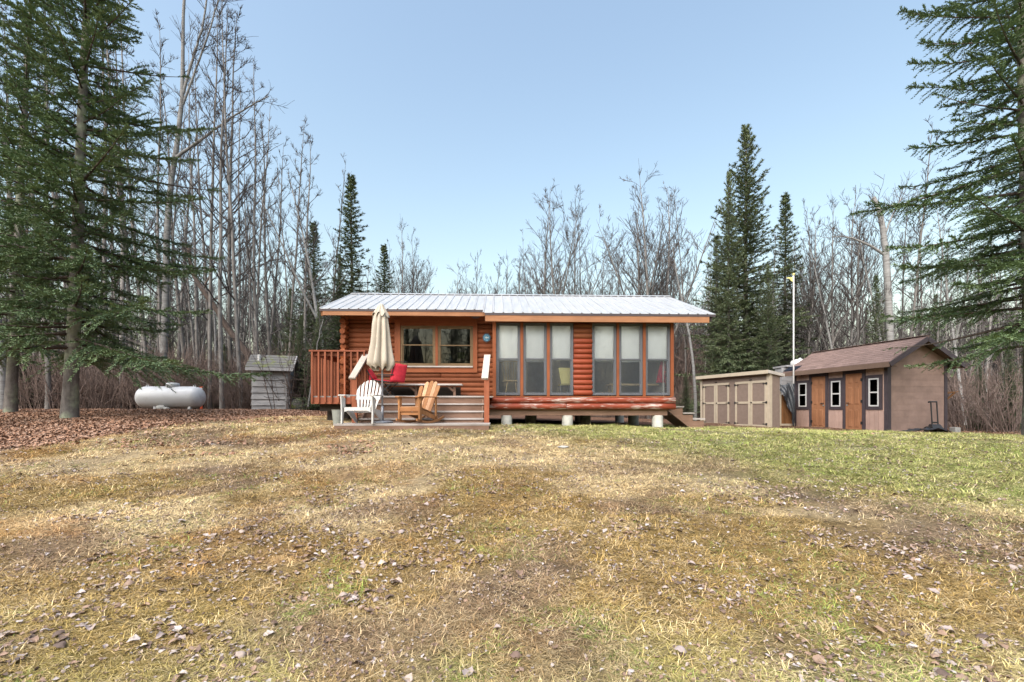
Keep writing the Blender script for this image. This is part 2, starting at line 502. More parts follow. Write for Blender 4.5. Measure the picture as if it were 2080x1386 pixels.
# ------------------------------------------------------------------ ground
def litter_mask(X, Y):
    """1 = leaf litter of the woods, 0 = lawn"""
    w = .9 * (fbm(X * .5, Y * .5, 3) - .5) + .5 * (fbm(X * 1.7, Y * 1.7, 5) - .5)
    # left edge of the lawn runs from (-7.9,6.9) over (-7.0,9.0) to (-5.5,13.5)
    xe = np.interp(Y, [-60, 5, 6.9, 8.2, 9.5, 11.5, 13.5, 14.2], [-14, -9.5, -7.9, -7.2, -6.9, -6.4, -5.6, 30])
    left = sstep(-.25, .35, (xe - X) + w)
    xr = np.interp(Y, [0, 6, 9, 12, 14, 15.5, 17], [30, 20, 16.5, 14.6, 14.2, 13.2, 12.6])
    right = sstep(-.3, .4, (X - xr) + w)
    back = sstep(-.5, .5, (Y - np.interp(X, [-6, 5, 7.5, 12, 15], [13.8, 17.0, 20.5, 20.5, 15.5])) + w)
    return np.clip(np.maximum(np.maximum(left, right), back), 0, 1)
def ground_col(X, Y):
    straw = np.array((.55, .43, .245)); moss = np.array((.30, .205, .075)); brown = np.array((.23, .155, .10))
    green = np.array((.275, .295, .095)); orange = np.array((.33, .165, .055)); litter = np.array((.23, .13, .088)); soil = np.array((.27, .21, .175))
    n1 = fbm(X * .55, Y * .75, 21); n2 = fbm(X * .9 + 5, Y * 1.2, 31); n3 = fbm(X * 1.4, Y * 1.9, 41); n4 = fbm(X * 3.1, Y * 3.7, 51)
    c = np.empty(np.shape(X) + (3,)); c[...] = moss
    def mix(c, col, w): return c * (1 - w[..., None]) + col * w[..., None]
    pale = sstep(.44, .56, n1 + .10 * sstep(4.2, 6.5, Y) * sstep(4, -1, X) + .02 - .13 * sstep(4.0, 2.2, Y))
    c = mix(c, straw, pale * .95)
    c = mix(c, brown, sstep(.49, .62, n2) * .8)
    c = mix(c, orange, sstep(.54, .66, n3) * .5 * sstep(3, -3, X))
    gw = .46 * sstep(-.3, 5.5, X + .45 * (Y - 7)) * sstep(2.6, 5.2, Y) + .16 * sstep(2.8, 1.9, Y) + .16 * sstep(7.5, 9, Y) * sstep(-4, -1, X)
    c = mix(c, green, np.clip(sstep(.30, .62, n4 * .5 + n3 * .2 + gw) * np.clip(gw * 3.0, 0, 1), 0, .95))
    c = mix(c, soil, sstep(.62, .74, fbm(X * 1.1, Y * 1.4, 61)) * .3)
    c = c * (.8 + .4 * n4)[..., None]
    L = litter_mask(X, Y)
    lc = litter * (.7 + .6 * n3)[..., None]
    return c * (1 - L[..., None]) + lc * L[..., None]

def axis_pts(a, b, step, far_lo, far_hi, g=1.35):
    core = list(np.arange(a, b + 1e-6, step))
    d = step; hi = []; x = core[-1]
    while x < far_hi: d *= g; x += d; hi.append(x)
    d = step; lo = []; x = core[0]
    while x > far_lo: d *= g; x -= d; lo.append(x)
    return np.array(lo[::-1] + core + hi)
gxs = axis_pts(-16, 17, .14, -700, 700); gys = axis_pts(1, 21, .12, -300, 900)
GX, GY = np.meshgrid(gxs, gys)
def grid_mesh(name, X, Y, Z):
    ny, nx = X.shape
    v = np.stack([X, Y, Z], -1).reshape(-1, 3)
    i = np.arange((ny - 1) * (nx - 1)); r = i // (nx - 1); c = i % (nx - 1)
    a = r * nx + c
    f = np.stack([a, a + 1, a + nx + 1, a + nx], -1)
    return np_mesh(name, v, f)
def np_mesh(name, v, f):
    """v (n,3), f (m,k) with constant k"""
    m = bpy.data.meshes.new(name)
    v = np.ascontiguousarray(v, np.float32); f = np.ascontiguousarray(f, np.int32); k = f.shape[1]
    m.vertices.add(len(v)); m.vertices.foreach_set('co', v.ravel())
    m.loops.add(f.size); m.loops.foreach_set('vertex_index', f.ravel())
    m.polygons.add(len(f)); m.polygons.foreach_set('loop_start', np.arange(0, f.size, k, dtype=np.int32))
    m.update(calc_edges=True)
    return m
gm = grid_mesh('ground', GX, GY, gz(GX, GY))
at = gm.attributes.new('gcol', 'FLOAT_COLOR', 'POINT')
gc = np.concatenate([ground_col(GX, GY).reshape(-1, 3), np.ones((GX.size, 1))], 1)
at.data.foreach_set('color', gc.astype(np.float32).ravel())
gm.shade_smooth()
ground = link('ground', gm, M['ground'])
ground['kind'] = 'structure'

# ================================================================== CABIN
YL = 11.9      # left wall plane
YR = 11.2      # plane of the projecting glazed bay
YB = 15.9      # back wall
XL, XR = -4.28, px(1370, YR)
XBAY = px(1003, YR)
ZF = 1.60      # floor level
cabin = thing('log_cabin', 'orange stained log cabin on concrete piers with long low metal roof', 'cabin', (0, 13.5, gz1(0, 12)), 0, yaw=True)
PITCH = .128
def log_mesh(L, r, n=12, axis='x', seed=0):
    """a log lying along axis from 0 to L with slightly rounded ends and a little waver"""
    rr = random.Random(seed); mb = MB()
    k = max(2, int(L / .35)); pts = []; rad = []
    e = min(.012, L * .1)
    xs = [0, e] + [L * i / k for i in range(1, k)] + [L - e, L]
    for i, x in enumerate(xs):
        end = i in (0, len(xs) - 1)
        dx, dz = rr.uniform(-.002, .002), rr.uniform(-.002, .002)
        p = (x, dx, dz) if axis == 'x' else (dx, x, dz)
        pts.append(p); rad.append(r * (.86 if end else rr.uniform(.985, 1.015)))
    mb.tube(pts, rad, n)
    m = mb.mesh('log'); fix_normals(m)
    for p in m.polygons: p.use_smooth = len(p.vertices) == 4
    return m
def put(mesh, loc, parent, mat, name):
    """place a mesh built round its own origin at a world position under a world-coordinate thing"""
    o = link(name, mesh, mat, parent); o.location = loc
    return o
# --- left wall logs
cas_x0, cas_x1 = px(806.6, YL), px(972.2, YL)
cas_z0, cas_z1 = pz(757.5, YL), pz(651, YL)
nrow = 18
z0 = ZF - PITCH * .55
for i in range(nrow):
    z = z0 + i * PITCH
    R = PITCH * .58
    if cas_z0 - .03 < z < cas_z1 + .02:
        segs = [(XL, cas_x0 + .02), (cas_x1 - .02, XBAY + .05)]
    elif z <= cas_z0 and i % 2:
        j = rnd.uniform(-2.6, -1.4); segs = [(XL, j - .002), (j + .002, XBAY + .05)]
    else:
        segs = [(XL, XBAY + .05)]
    for a, b in segs:
        put(log_mesh(b - a, R, seed=i), (a, YL + R - .01, z), cabin, M['log'], 'log')
    # side-wall log whose end pokes out at the corner
    r2 = PITCH * .6
    put(log_mesh(YB - YL + .30 + (.06 if i % 2 else 0), r2, axis='y', seed=i + 50), (XL + .02, YL - .22 - (.06 if i % 2 else 0), z + PITCH * .5), cabin, M['log_y'], 'log')
# backing wall behind logs (interior lining) with the window opening left free
mb = MB()
wx0, wx1, wz0, wz1 = px(818, YL), px(963.6, YL), pz(746.6, YL), pz(663.5, YL)
for (a, b, c, d) in ((XL, wx0, 1.45, 3.82), (wx1, XBAY, 1.45, 3.82), (wx0, wx1, 1.45, wz0), (wx0, wx1, wz1, 3.82)):
    mb.box(a, b, YL + .085, YL + .13, c, d)
mb.build('wall_lining', M['inwall'], cabin)
# window casing boards
mb = MB().box(cas_x0, px(818, YL), YL - .045, YL + .09, cas_z0, cas_z1); mb.build('casing_board', M['casing_z'], cabin)
mb = MB().box(px(963.6, YL), cas_x1, YL - .045, YL + .09, cas_z0, cas_z1); mb.build('casing_board', M['casing_z'], cabin)
mb = MB().box(px(818, YL) + .002, px(963.6, YL) - .002, YL - .043, YL + .088, wz1, cas_z1); mb.build('casing_board', M['casing'], cabin)
mb = MB().box(px(818, YL) + .002, px(963.6, YL) - .002, YL - .043, YL + .088, cas_z0, wz0); mb.build('casing_board', M['casing'], cabin)
# top frieze board under the eave
MB().box(XL - .02, XBAY, YL - .03, YL + .08, pz(652, YL) + .01, pz(640, YL) + .05).build('frieze_board', M['casing'], cabin)

def double_hung(x0, x1, z0, z1, y, zmid, fr, fm, sm, parent, gl, name='window', shade=None):
    """window: frame > upper and lower sash frames, panes"""
    w = MB()
    w.box(x0, x0 + fr, y, y + .07, z0, z1).box(x1 - fr, x1, y, y + .07, z0, z1)
    w.box(x0 + fr, x1 - fr, y + .001, y + .069, z1 - fr, z1).box(x0 + fr, x1 - fr, y + .001, y + .069, z0, z0 + fr)
    win = w.build(name, fm, parent)
    s = .028
    a, b = x0 + fr, x1 - fr
    def sash(za, zb, yy, lo):
        q = MB()
        q.box(a, a + s, yy, yy + .03, za, zb).box(b - s, b, yy, yy + .03, za, zb)
        q.box(a + s, b - s, yy + .001, yy + .029, za, za + lo).box(a + s, b - s, yy + .001, yy + .029, zb - s, zb)
        q.build('sash', sm, win)
        p = MB().box(a + s, b - s, yy + .012, yy + .017, za + lo, zb - s); p.build('pane', gl, win)
    sash(z0 + fr, zmid + s * .5, y + .032, s if fr < .05 else .055)
    sash(zmid - s * .5, z1 - fr, y + .006, s)
    if shade:
        MB().box(a + .004, b - .004, y - .004, y - .002, z0 + fr, zmid - .01).build('insect_screen', M['screen'], win)
        MB().box(a + .012, b - .012, y + .085, y + .095, zmid - .03 * shade, z1 - .015).build('shade', M['shade'], win)
        MB().box(a + .008, b - .008, y + .078, y + .10, zmid - .03 * shade - .03, zmid - .03 * shade).build('shade_rail', M['whitepaint'], win)
    return win
mid = px(890.5, YL)
double_hung(wx0 + .004, mid - .035, wz0 + .03, wz1 - .003, YL - .02, pz(702, YL), .045, M['sash'], M['sash'], cabin, M['glass_d'])
double_hung(mid + .035, wx1 - .004, wz0 + .03, wz1 - .003, YL - .02, pz(702.5, YL), .045, M['sash'], M['sash'], cabin, M['glass_d'])
MB().box(mid - .033, mid + .033, YL - .04, YL + .08, wz0 + .03, wz1 - .004).build('mullion', M['casing_z'], cabin)
MB().box(wx0 + .003, wx1 - .003, YL - .075, YL + .07, wz0 - .008, wz0 + .028).build('sill', M['greywood'], cabin)

# --- glazed bay
zb0, zb1 = pz(803, YR), pz(655.5, YR)
units = [(1008.2, 1057.3), (1063.5, 1111.5), (1117.3, 1165.8), (1204.3, 1254.6), (1259.7, 1308.9), (1314.6, 1365.9)]
zmid = pz(729, YR)
for i, (a, b) in enumerate(units):
    double_hung(px(a, YR) + .003, px(b, YR) - .003, zb0 + .004, zb1 - .004, YR, zmid, .035, M['sash_grey'], M['sash_grey'], cabin, M['glass'], shade=rnd.choice([.2, .5, 1.0]))
def post(a, b, y0=YR - .03, y1=YR + .10, mat='casing_z'):
    MB().box(px(a, YR) + .001, px(b, YR) - .001, y0, y1, zb0 - .02, zb1 + .002).build('post', M[mat], cabin)
post(1001, 1008.2, YR - .05); post(1057.3, 1063.5); post(1111.5, 1117.3); post(1254.6, 1259.7); post(1308.9, 1314.6); post(1365.9, 1372, YR - .05)
# log infill between the window groups
n = 14; hz = (zb1 - zb0) / n
for i in range(n):
    a, b = px(1166, YR), px(1204.2, YR)
    m = log_mesh(b - a, hz * .56, seed=100 + i)
    put(m, (a, YR + .035, zb0 + (i + .5) * hz), cabin, M['log_red'] if i < 11 else M['log'], 'log')
MB().box(px(1166, YR), px(1204.2, YR), YR + .06, YR + .11, zb0, zb1).build('wall_lining', M['inwall'], cabin)
# header board and sill board
MB().box(XBAY - .02, XR + .02, YR - .035, YR + .11, zb1 + .004, pz(645, YR)).build('header_board', M['casing'], cabin)
MB().box(XBAY, XR, YR - .055, YR + .12, zb0 - .045, zb0 - .021).build('sill_board', M['casing'], cabin)
# two big peeling bottom logs
zs = pz(806.5, YR - .05)
rl = .078
for k in range(2):
    zc = zs - rl - k * rl * 1.96
    cuts = [(px(994, YR), px(1376.5, YR))] if k == 0 else [(px(994, YR), px(1151, YR) - .003), (px(1151, YR) + .003, px(1376.5, YR))]
    for a, b in cuts:
        put(log_mesh(b - a, rl, 14, seed=200 + k), (a, YR - .005, zc), cabin, M['log_peel'], 'log')
# floor, rim beam, joists
zbeam1 = zs - rl * 4 + .012; zbeam0 = zbeam1 - .155
MB().box(XBAY - .15, px(1362, YR), YR + .06, YR + .14, zbeam0, zbeam1).build('rim_beam', M['step'], cabin)
MB().box(XL + .05, XR - .05, YR + .143, YB - .05, ZF - .20, ZF - .05).build('floor', M['infloor'], cabin)
for k in range(5):
    yy = YR + .9 + k * .95
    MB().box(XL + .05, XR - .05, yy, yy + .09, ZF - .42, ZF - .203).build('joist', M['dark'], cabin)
# piers
def pier(x, y, r=.135, top=None):
    g = gz1(x, y); top = zbeam0 if top is None else top
    p = MB(); h = (top - g + .25)
    p.lathe([(r * .97, 0), (r, .03), (r, h - .01), (r * .96, h)], (x, y, g - .25), 18)
    p.build('pier', M['concrete'], cabin, smooth=False)
for a in (1030, 1154, 1340): pier(px(a, YR + .15), YR + .15)
for xx in (-3.6, -1.4, .6, 2.2, 3.6):
    pier(xx, YR + 1.9, .15, ZF - .42); pier(xx + .25, YB - .4, .15, ZF - .42)
# remaining walls: right gable, back and bay return, interior partition
def gable_logs(x, y0, y1):
    for i in range(nrow):
        z = z0 + i * PITCH
        put(log_mesh(y1 - y0, PITCH * .57, axis='y', seed=300 + i), (x, y0, z), cabin, M['log_y'], 'log')
gable_logs(XR - .02, YR + .16, YB)
for i in range(nrow):
    z = z0 + i * PITCH
    put(log_mesh(XR - XL, PITCH * .57, seed=400 + i), (XL, YB, z), cabin, M['log'], 'log')
MB().box(XL + .1, XR - .1, YB - .14, YB - .10, ZF - .05, 3.9).build('wall_lining', M['inwall'], cabin)
MB().box(XR - .16, XR - .12, YR + .2, YB - .15, ZF - .05, 3.6).build('wall_lining', M['inwall'], cabin)
MB().box(XBAY - .02, XBAY + .02, YR + .12, YB - .2, ZF - .05, 3.6).build('partition', M['inwall'], cabin)
MB().box(XL + .1, XR - .1, YL + .14, YB - .15, 3.62, 3.66).build('inner_ceiling', M['inwall'], cabin)
MB().box(XBAY + .03, XR - .17, YR + .12, YL + .14, 3.50, 3.54).build('inner_ceiling', M['inwall'], cabin)

# --- roof
YE, ZE = 11.3, pz(631, 11.3)           # main eave
YRG = 13.9; ZRG = pz(601, YRG)         # ridge
SL = (ZRG - ZE) / (YRG - YE)
YE2 = 10.9; ZE2 = ZE - SL * (YE - YE2)  # eave over the bay
RX0, RX1 = px(654, YE), px(1447, YE2)
RXM = px(985, YE2)
RIB = .236
def roof_panel(x0, nrib, ye, ridge_y, sgn=1):
    """one sheet of ribbed metal running from eave to ridge"""
    prof = []
    x = x0
    for k in range(nrib):
        prof += [(x, 0), (x + .012, .021), (x + .034, .021), (x + .046, 0)]
        x += RIB
    prof.append((x - .004, 0))
    zr = ZRG + .02; ze = zr - SL * abs(ridge_y - ye)
    vs = []; fs = []
    m = len(prof)
    for (u, h) in prof: vs.append((u, ye, ze + h))
    for (u, h) in prof: vs.append((u, ridge_y, zr + h))
    for (u, h) in prof: vs.append((u, ye, ze + h - .006))
    for (u, h) in prof: vs.append((u, ridge_y, zr + h - .006))
    for i in range(m - 1):
        fs.append((i, i + 1, i + 1 + m, i + m)); fs.append((i + 1 + 2 * m, i + 2 * m, i + 3 * m, i + 1 + 3 * m))
        fs.append((i + 1, i, i + 2 * m, i + 1 + 2 * m))
    mb = MB().add(vs, fs)
    return mb.build('roof_panel', M['metal_roof'], cabin), x
x = RX0
while x < RX1 - .05:
    nr = min(4, max(1, round((RX1 - x) / RIB)))
    if x < RXM - .05 and x + nr * RIB > RXM + .05: nr = max(1, round((RXM - x) / RIB))
    _, x2 = roof_panel(x, nr, YE - .02 if x < RXM - .1 else YE2 - .02, YRG)
    roof_panel(x, nr, 2 * YRG - YE, YRG)
    x = x2
RX1 = x
mb = MB()
for s in (-1, 1):
    mb.beam((RX0 - .01, YRG + s * .085, ZRG + .034 - .085 * SL + .012), (RX1 + .01, YRG + s * .085, ZRG + .034 - .085 * SL + .012), .18, .006, up=(0, s * SL, 1))
mb.build('ridge_cap', M['metal_roof'], cabin)
# roof deck below the metal
def deck_slab(x0, x1, ye, name='roof_deck'):
    zt = lambda y: ZRG - SL * abs(YRG - y) + .008
    mb = MB()
    mb.hexa([(x0, ye, zt(ye) - .035), (x1, ye, zt(ye) - .035), (x1, YRG, zt(YRG) - .035), (x0, YRG, zt(YRG) - .035),
             (x0, ye, zt(ye)), (x1, ye, zt(ye)), (x1, YRG, zt(YRG)), (x0, YRG, zt(YRG))])
    return mb.build(name, M['soffit'], cabin)
deck_slab(RX0 + .03, RXM, YE + .01); deck_slab(RXM + .002, RX1 - .03, YE2 + .01); deck_slab(RX0 + .03, RX1 - .03, 2 * YRG - YE)
# drip edge and fascia
for (a, b, ye) in ((RX0 + .01, RXM - .004, YE), (RXM, RX1 - .01, YE2)):
    zt = ZRG - SL * (YRG - ye) + .01
    MB().box(a, b, ye - .012, ye - .004, zt - .055, zt - .002).build('drip_edge', M['darktrim'], cabin)
zt = ZRG - SL * (YRG - YE)
MB().box(RX0 + .09, RXM - .006, YE - .003, YE + .035, zt - .145, zt - .045).build('fascia', M['fascia'], cabin)
zt2 = ZRG - SL * (YRG - YE2)
MB().box(RXM + .002, RX1 - .16, YE2 - .003, YE2 + .035, zt2 - .19, zt2 - .045).build('fascia', M['fascia'], cabin)
# barge boards on the gables and end purlins
for xx in (RX0 + .05, RX1 - .09):
    ye = YE if xx < 0 else YE2
    for (ya, yb) in ((ye + .04, YRG), (2 * YRG - YE, YRG)):
        za = ZRG - SL * abs(YRG - ya) - .10; zb = ZRG - .10
        MB().beam((xx, ya, za), (xx, yb, zb), .04, .15).build('barge_board', M['darktrim'] if xx > 0 else M['fascia'], cabin)
MB().box(XR - .1, px(1424, YR - .1), YR - .12, YR - .02, pz(651, YR), pz(643, YR)).build('purlin_end', M['log'], cabin)
# gable infill
for xx in (XL, XR - .06):
    yf = YL if xx < 0 else YR + .1
    p = [(xx, yf, 3.80), (xx, YRG, ZRG - .06), (xx, YB, ZRG - SL * (YB - YRG) - .06), (xx, YB, 3.7), (xx, yf, 3.7)]
    p[0] = (xx, yf, ZRG - SL * (YRG - yf) - .06)
    if p[0][2] < 3.7: p = p[:4] + [(xx, yf, p[0][2] - .02)]
    MB().extrude(p, (.05, 0, 0)).build('gable_wall', M['log_y'], cabin)
# soffit lamp
lx, ly, lz = px(968, 11.6), 11.6, 3.72
MB().lathe([(.05, 0), (.055, -.03), (.11, -.05), (.115, -.09), (.08, -.12)], (lx, ly, lz), 16).build('porch_light', M['darktrim'], cabin, smooth=True)

# --- side steps at the right end of the cabin
st = thing('side_steps', 'weathered brown wooden steps at the end of the cabin beside tan shed', 'steps', (px(1400, 12), 12.0, gz1(4.4, 12)), yaw=True)
gx0 = px(1362, 11.8); gA = gz1(4.4, 11.8)
for yy in (11.75, 12.65):
    poly = [(px(1362, 11.8), yy, pz(835, 11.8)), (px(1392, 11.8), yy, pz(828, 11.8)), (px(1392, 11.8), yy, pz(843, 11.8)), (px(1413, 11.8), yy, pz(843, 11.8)), (px(1413, 11.8), yy, pz(855, 11.8)), (px(1436, 11.8), yy, pz(855, 11.8)), (px(1436, 11.8), yy, gz1(4.9, 11.8) - .03), (px(1411, 11.8), yy, gz1(4.6, 11.8) - .03)]
    MB().extrude(poly, (0, .05, 0)).build('stringer', M['step'], st)
for (a, b, z) in ((1362, 1394, 828), (1392, 1416, 841), (1413, 1438, 853)):
    MB().box(px(a, 11.8), px(b, 11.8), 11.72, 12.73, pz(z, 11.8) + .003, pz(z, 11.8) + .036).build('tread', M['greywood'], st)

# ================================================================== DECK WITH STEPS
dk = thing('wooden_deck', 'red-brown wooden deck with railings and wide steps at front of cabin', 'deck', (-2.5, 10.9, gz1(-2.5, 10.7)), yaw=True)
YD = 10.75; ZD = pz(804.6, YD)
DX0 = px(640, YD); SX0, SX1 = -3.40, -.62
# floor planks
yy = YD
while yy < YL - .2:
    MB().box(DX0, XBAY - .02, yy, yy + .134, ZD - .035, ZD - rnd.uniform(0, .003)).build('deck_plank', M['greywood'], dk)
    yy += .14
while yy < 12.6:
    MB().box(DX0, XL - .09, yy, yy + .134, ZD - .035, ZD - rnd.uniform(0, .003)).build('deck_plank', M['greywood'], dk)
    yy += .14
# rim boards
MB().box(DX0 - .02, SX0, YD - .03, YD + .01, ZD - .19, ZD - .036).build('rim_board', M['deck'], dk)
MB().box(DX0 - .03, DX0 + .01, YD + .011, 12.6, ZD - .19, ZD - .036).build('rim_board', M['deck'], dk)
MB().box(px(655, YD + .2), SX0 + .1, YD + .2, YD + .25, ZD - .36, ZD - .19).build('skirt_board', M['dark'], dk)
for (xx, y_) in ((DX0 + .25, YD + .5), (SX0 - .1, YD + .5), (DX0 + .25, 12.4)):
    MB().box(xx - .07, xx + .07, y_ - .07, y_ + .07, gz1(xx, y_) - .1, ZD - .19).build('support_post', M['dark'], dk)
# steps: (nosing y, top z)
steps = [(10.5, pz(819.6, 10.5)), (10.25, pz(834.6, 10.25)), (10.0, pz(849.6, 10.0))]
prev_y, prev_z = YD, ZD
for (ys, zt_) in steps:
    MB().box(SX0 + .05, SX1 - .04, prev_y + .012, prev_y + .032, zt_, prev_z - .034).build('riser', M['step'], dk)
    MB().box(SX0 + .04, SX1 - .03, ys - .02, prev_y + .011, zt_ - .034, zt_).build('tread', M['greywood'], dk)
    prev_y, prev_z = ys, zt_
MB().box(SX0 + .05, SX1 - .04, prev_y + .012, prev_y + .032, .93, prev_z - .034).build('riser', M['step'], dk)
MB().box(SX0 + .04, SX1 - .03, YD - .022, YD - .002, ZD - .034, ZD + .002).build('nosing', M['greywood'], dk)
for xs_ in (SX0 + .06, SX1 - .09):
    MB().extrude([(xs_, YD + .05, ZD - .04), (xs_, 9.99, steps[-1][1] - .04), (xs_, 9.99, .90), (xs_, YD + .05, .95)], (.035, 0, 0)).build('stringer', M['step'], dk)
# platform at the foot
PX0, PX1 = px(675, 9.2), px(989, 9.2)
ZP = pz(861, 9.2)
yy = 9.2; k = 0
while yy < 10.0:
    MB().box(PX0, PX1, yy, yy + .136, ZP - .035, ZP - rnd.uniform(0, .002)).build('platform_plank', M['greywood'], dk); yy += .14
MB().box(PX0 + .02, PX1 - .02, 9.205, 9.245, ZP - .22, ZP - .036).build('platform_rim', M['step'], dk)
for xx in (PX0 + .02, PX1 - .06): MB().box(xx, xx + .04, 9.246, 10.0, ZP - .22, ZP - .036).build('platform_rim', M['step'], dk)
# deck railing
ZR_ = pz(713.5, YD)
MB().box(DX0 - .06, SX0 - .02, YD - .07, YD + .08, ZR_ - .035, ZR_).build('rail_cap', M['deck'], dk)
MB().box(DX0 - .06, DX0 + .09, YD + .081, 12.6, ZR_ - .035, ZR_ - .001).build('rail_cap', M['deck'], dk)
MB().box(DX0, SX0, YD + .008, YD + .045, ZR_ - .13, ZR_ - .037).build('rail_board', M['deck'], dk)
MB().box(DX0 + .01, DX0 + .045, YD + .05, 12.6, ZR_ - .13, ZR_ - .037).build('rail_board', M['deck'], dk)
balmesh = MB().box(-.019, .019, -.019, .019, 0, ZR_ - .04 - ZD + .16).mesh('baluster'); fix_normals(balmesh)
nb = 9
for k in range(nb):
    xx = DX0 + .012 + k * (SX0 - DX0 - .06) / (nb - 1)
    put(balmesh, (xx, YD - .052 + .0, ZD - .16), dk, M['deck_z'], 'baluster')
for k in range(12):
    put(balmesh, (DX0 - .052, YD + .1 + k * .15, ZD - .16), dk, M['deck_z'], 'baluster')
for (xx, y_) in ((DX0 + .03, YD + .08), (SX0 - .03, YD + .06), (DX0 + .07, 12.55)):
    MB().box(xx - .045, xx + .045, y_ - .035, y_ + .045, ZD - .19, ZR_ - .037).build('rail_post', M['deck_z'], dk)
# stair rails
for xs_, side in ((SX0 - .03, 0), (SX1 + .03, 1)):
    top = (xs_, YD + .02, pz(722, YD)); bot = (xs_ - .04, 9.95, pz(765, 9.95))
    MB().beam(Vector(bot) + Vector((0, -.08, -.055)), top, .145, .038).build('stair_rail_cap', M['cap'], dk)
    MB().beam((xs_ + .0, 9.97, bot[2] - .085), (xs_, YD + .02, top[2] - .085), .035, .09).build('stair_rail_board', M['deck'], dk)
    MB().box(xs_ - .055, xs_ + .055, 9.90, 9.99, ZP - .08, bot[2] - .03).build('newel_post', M['deck_z'], dk)
    MB().box(xs_ - .05, xs_ + .05, YD - .005, YD + .085, ZD - .2, top[2] - .03).build('newel_post', M['deck_z'], dk)
    for k in range(4):
        t = (k + .8) / 4.8
        y_ = 9.97 + (YD - 9.97) * t; zt_ = bot[2] + (top[2] - bot[2]) * t - .1
        MB().box(xs_ + .02, xs_ + .055, y_ - .018, y_ + .018, zt_ - .78, zt_ + .06).build('baluster', M['deck_z'], dk)

# ================================================================== THINGS ON AND BY THE DECK
# umbrella
UY = 9.78; ux = px(775, UY)
um = thing('patio_umbrella', 'closed beige patio umbrella standing on the platform before cabin steps', 'umbrella', (ux, UY, ZP), yaw=True)
MB().tube([(ux, UY, ZP + .06), (ux, UY, pz(745, UY)), (ux - .02, UY, pz(640, UY))], .02, 12).build('pole', M['polemetal'], um, smooth=True)
MB().tube([(ux, UY, ZP + .05), (ux, UY, ZP + .36)], .03, 14).build('pole_sleeve', M['polemetal'], um, smooth=True)
MB().lathe([(.215, 0), (.23, .012), (.22, .035), (.16, .05), (.035, .058)], (ux, UY, ZP + .001), 28).build('base', M['polemetal'], um, smooth=True)
def umb_skin(zr, phase=0., amp=.22, nf=8, n=96, topcap=True, cx=ux, cy=UY):
    mb = MB(); vs = []; fs = []
    for i, (z, r, dx) in enumerate(zr):
        for k in range(n):
            a = 2 * math.pi * k / n
            f = abs(math.cos(nf * a / 2 + phase)) ** .7
            am = amp * min(1, i / 2.5)
            rr = r * (1 - am + am * 1.5 * f) * (1 + .07 * math.sin(3 * a + z * 2.2))
            zz = z + (.045 * math.sin(nf * a + phase + 1) if i == len(zr) - 1 else 0)
            vs.append((cx + dx + rr * math.cos(a + .25 * z), cy + rr * math.sin(a + .25 * z), zz))
    m = len(zr)
    for i in range(m - 1):
        for k in range(n):
            k2 = (k + 1) % n
            fs.append((i * n + k, i * n + k2, (i + 1) * n + k2, (i + 1) * n + k))
    fs.append(tuple(range(n)))
    return mb.add(vs, fs)
zt_ = lambda p: pz(p, UY)
umb_skin([(zt_(632), .09, -.03), (zt_(642), .135, -.03), (zt_(660), .15, -.03), (zt_(680), .165, -.025), (zt_(700), .18, -.02), (zt_(718), .205, -.02), (zt_(734), .23, -.015), (zt_(742), .235, -.01), (zt_(750), .17, 0)], .3, .5).build('canopy', M['canvas'], um, smooth=True)
umb_skin([(zt_(619.5), .018, -.03), (zt_(621), .055, -.03), (zt_(626), .075, -.03), (zt_(634), .12, -.03), (zt_(643), .165, -.03)], 1.1, .22, 8).build('vent_cap', M['canvas'], um, smooth=True)

# white resin adirondack chair
wc = thing('adirondack_chair', 'white plastic adirondack chair on the platform beside the umbrella', 'chair', (px(736, 9.5), 9.5, ZP), math.radians(-6), yaw=True, local=True)
def fan_slats(parent, mat, n, zb, zt, w_bot, w_top, lean, y0, gap, arch, thick=.018, bow=.03):
    """upright slats that fan out and end in an arch"""
    for k in range(n):
        u0 = -1 + 2 * k / n; u1 = -1 + 2 * (k + 1) / n
        g = gap / 2
        pts = []
        rows = 7
        L = []; R = []
        for i in range(rows):
            t = i / (rows - 1)
            w = w_bot + (w_top - w_bot) * min(1, t * 1.3)
            for (u, arr, sg) in ((u0, L, 1), (u1, R, -1)):
                ztop = zt - arch * abs(u) ** 2.2
                z = zb + (ztop - zb) * t
                x = u * w / 2 + sg * g
                y = y0 + (z - zb) * math.tan(lean) - bow * (1 - u * u) * -1
                arr.append((x, y, z))
        vs = L + R + [(a, b + thick, c) for a, b, c in L] + [(a, b + thick, c) for a, b, c in R]
        m = rows; fs = []
        for i in range(m - 1):
            fs += [(i, m + i, m + i + 1, i + 1), (2 * m + i + 1, 3 * m + i + 1, 3 * m + i, 2 * m + i), (i, i + 1, 2 * m + i + 1, 2 * m + i), (m + i + 1, m + i, 3 * m + i, 3 * m + i + 1)]
        fs += [(0, 2 * m, 3 * m, m), (m - 1, 2 * m - 1, 4 * m - 1, 3 * m - 1)]
        MB().add(vs, fs).build('back_slat', mat, parent)
P = M['plastic']
fan_slats(wc, P, 7, .26, .92, .40, .56, math.radians(20), .16, .03, .22)
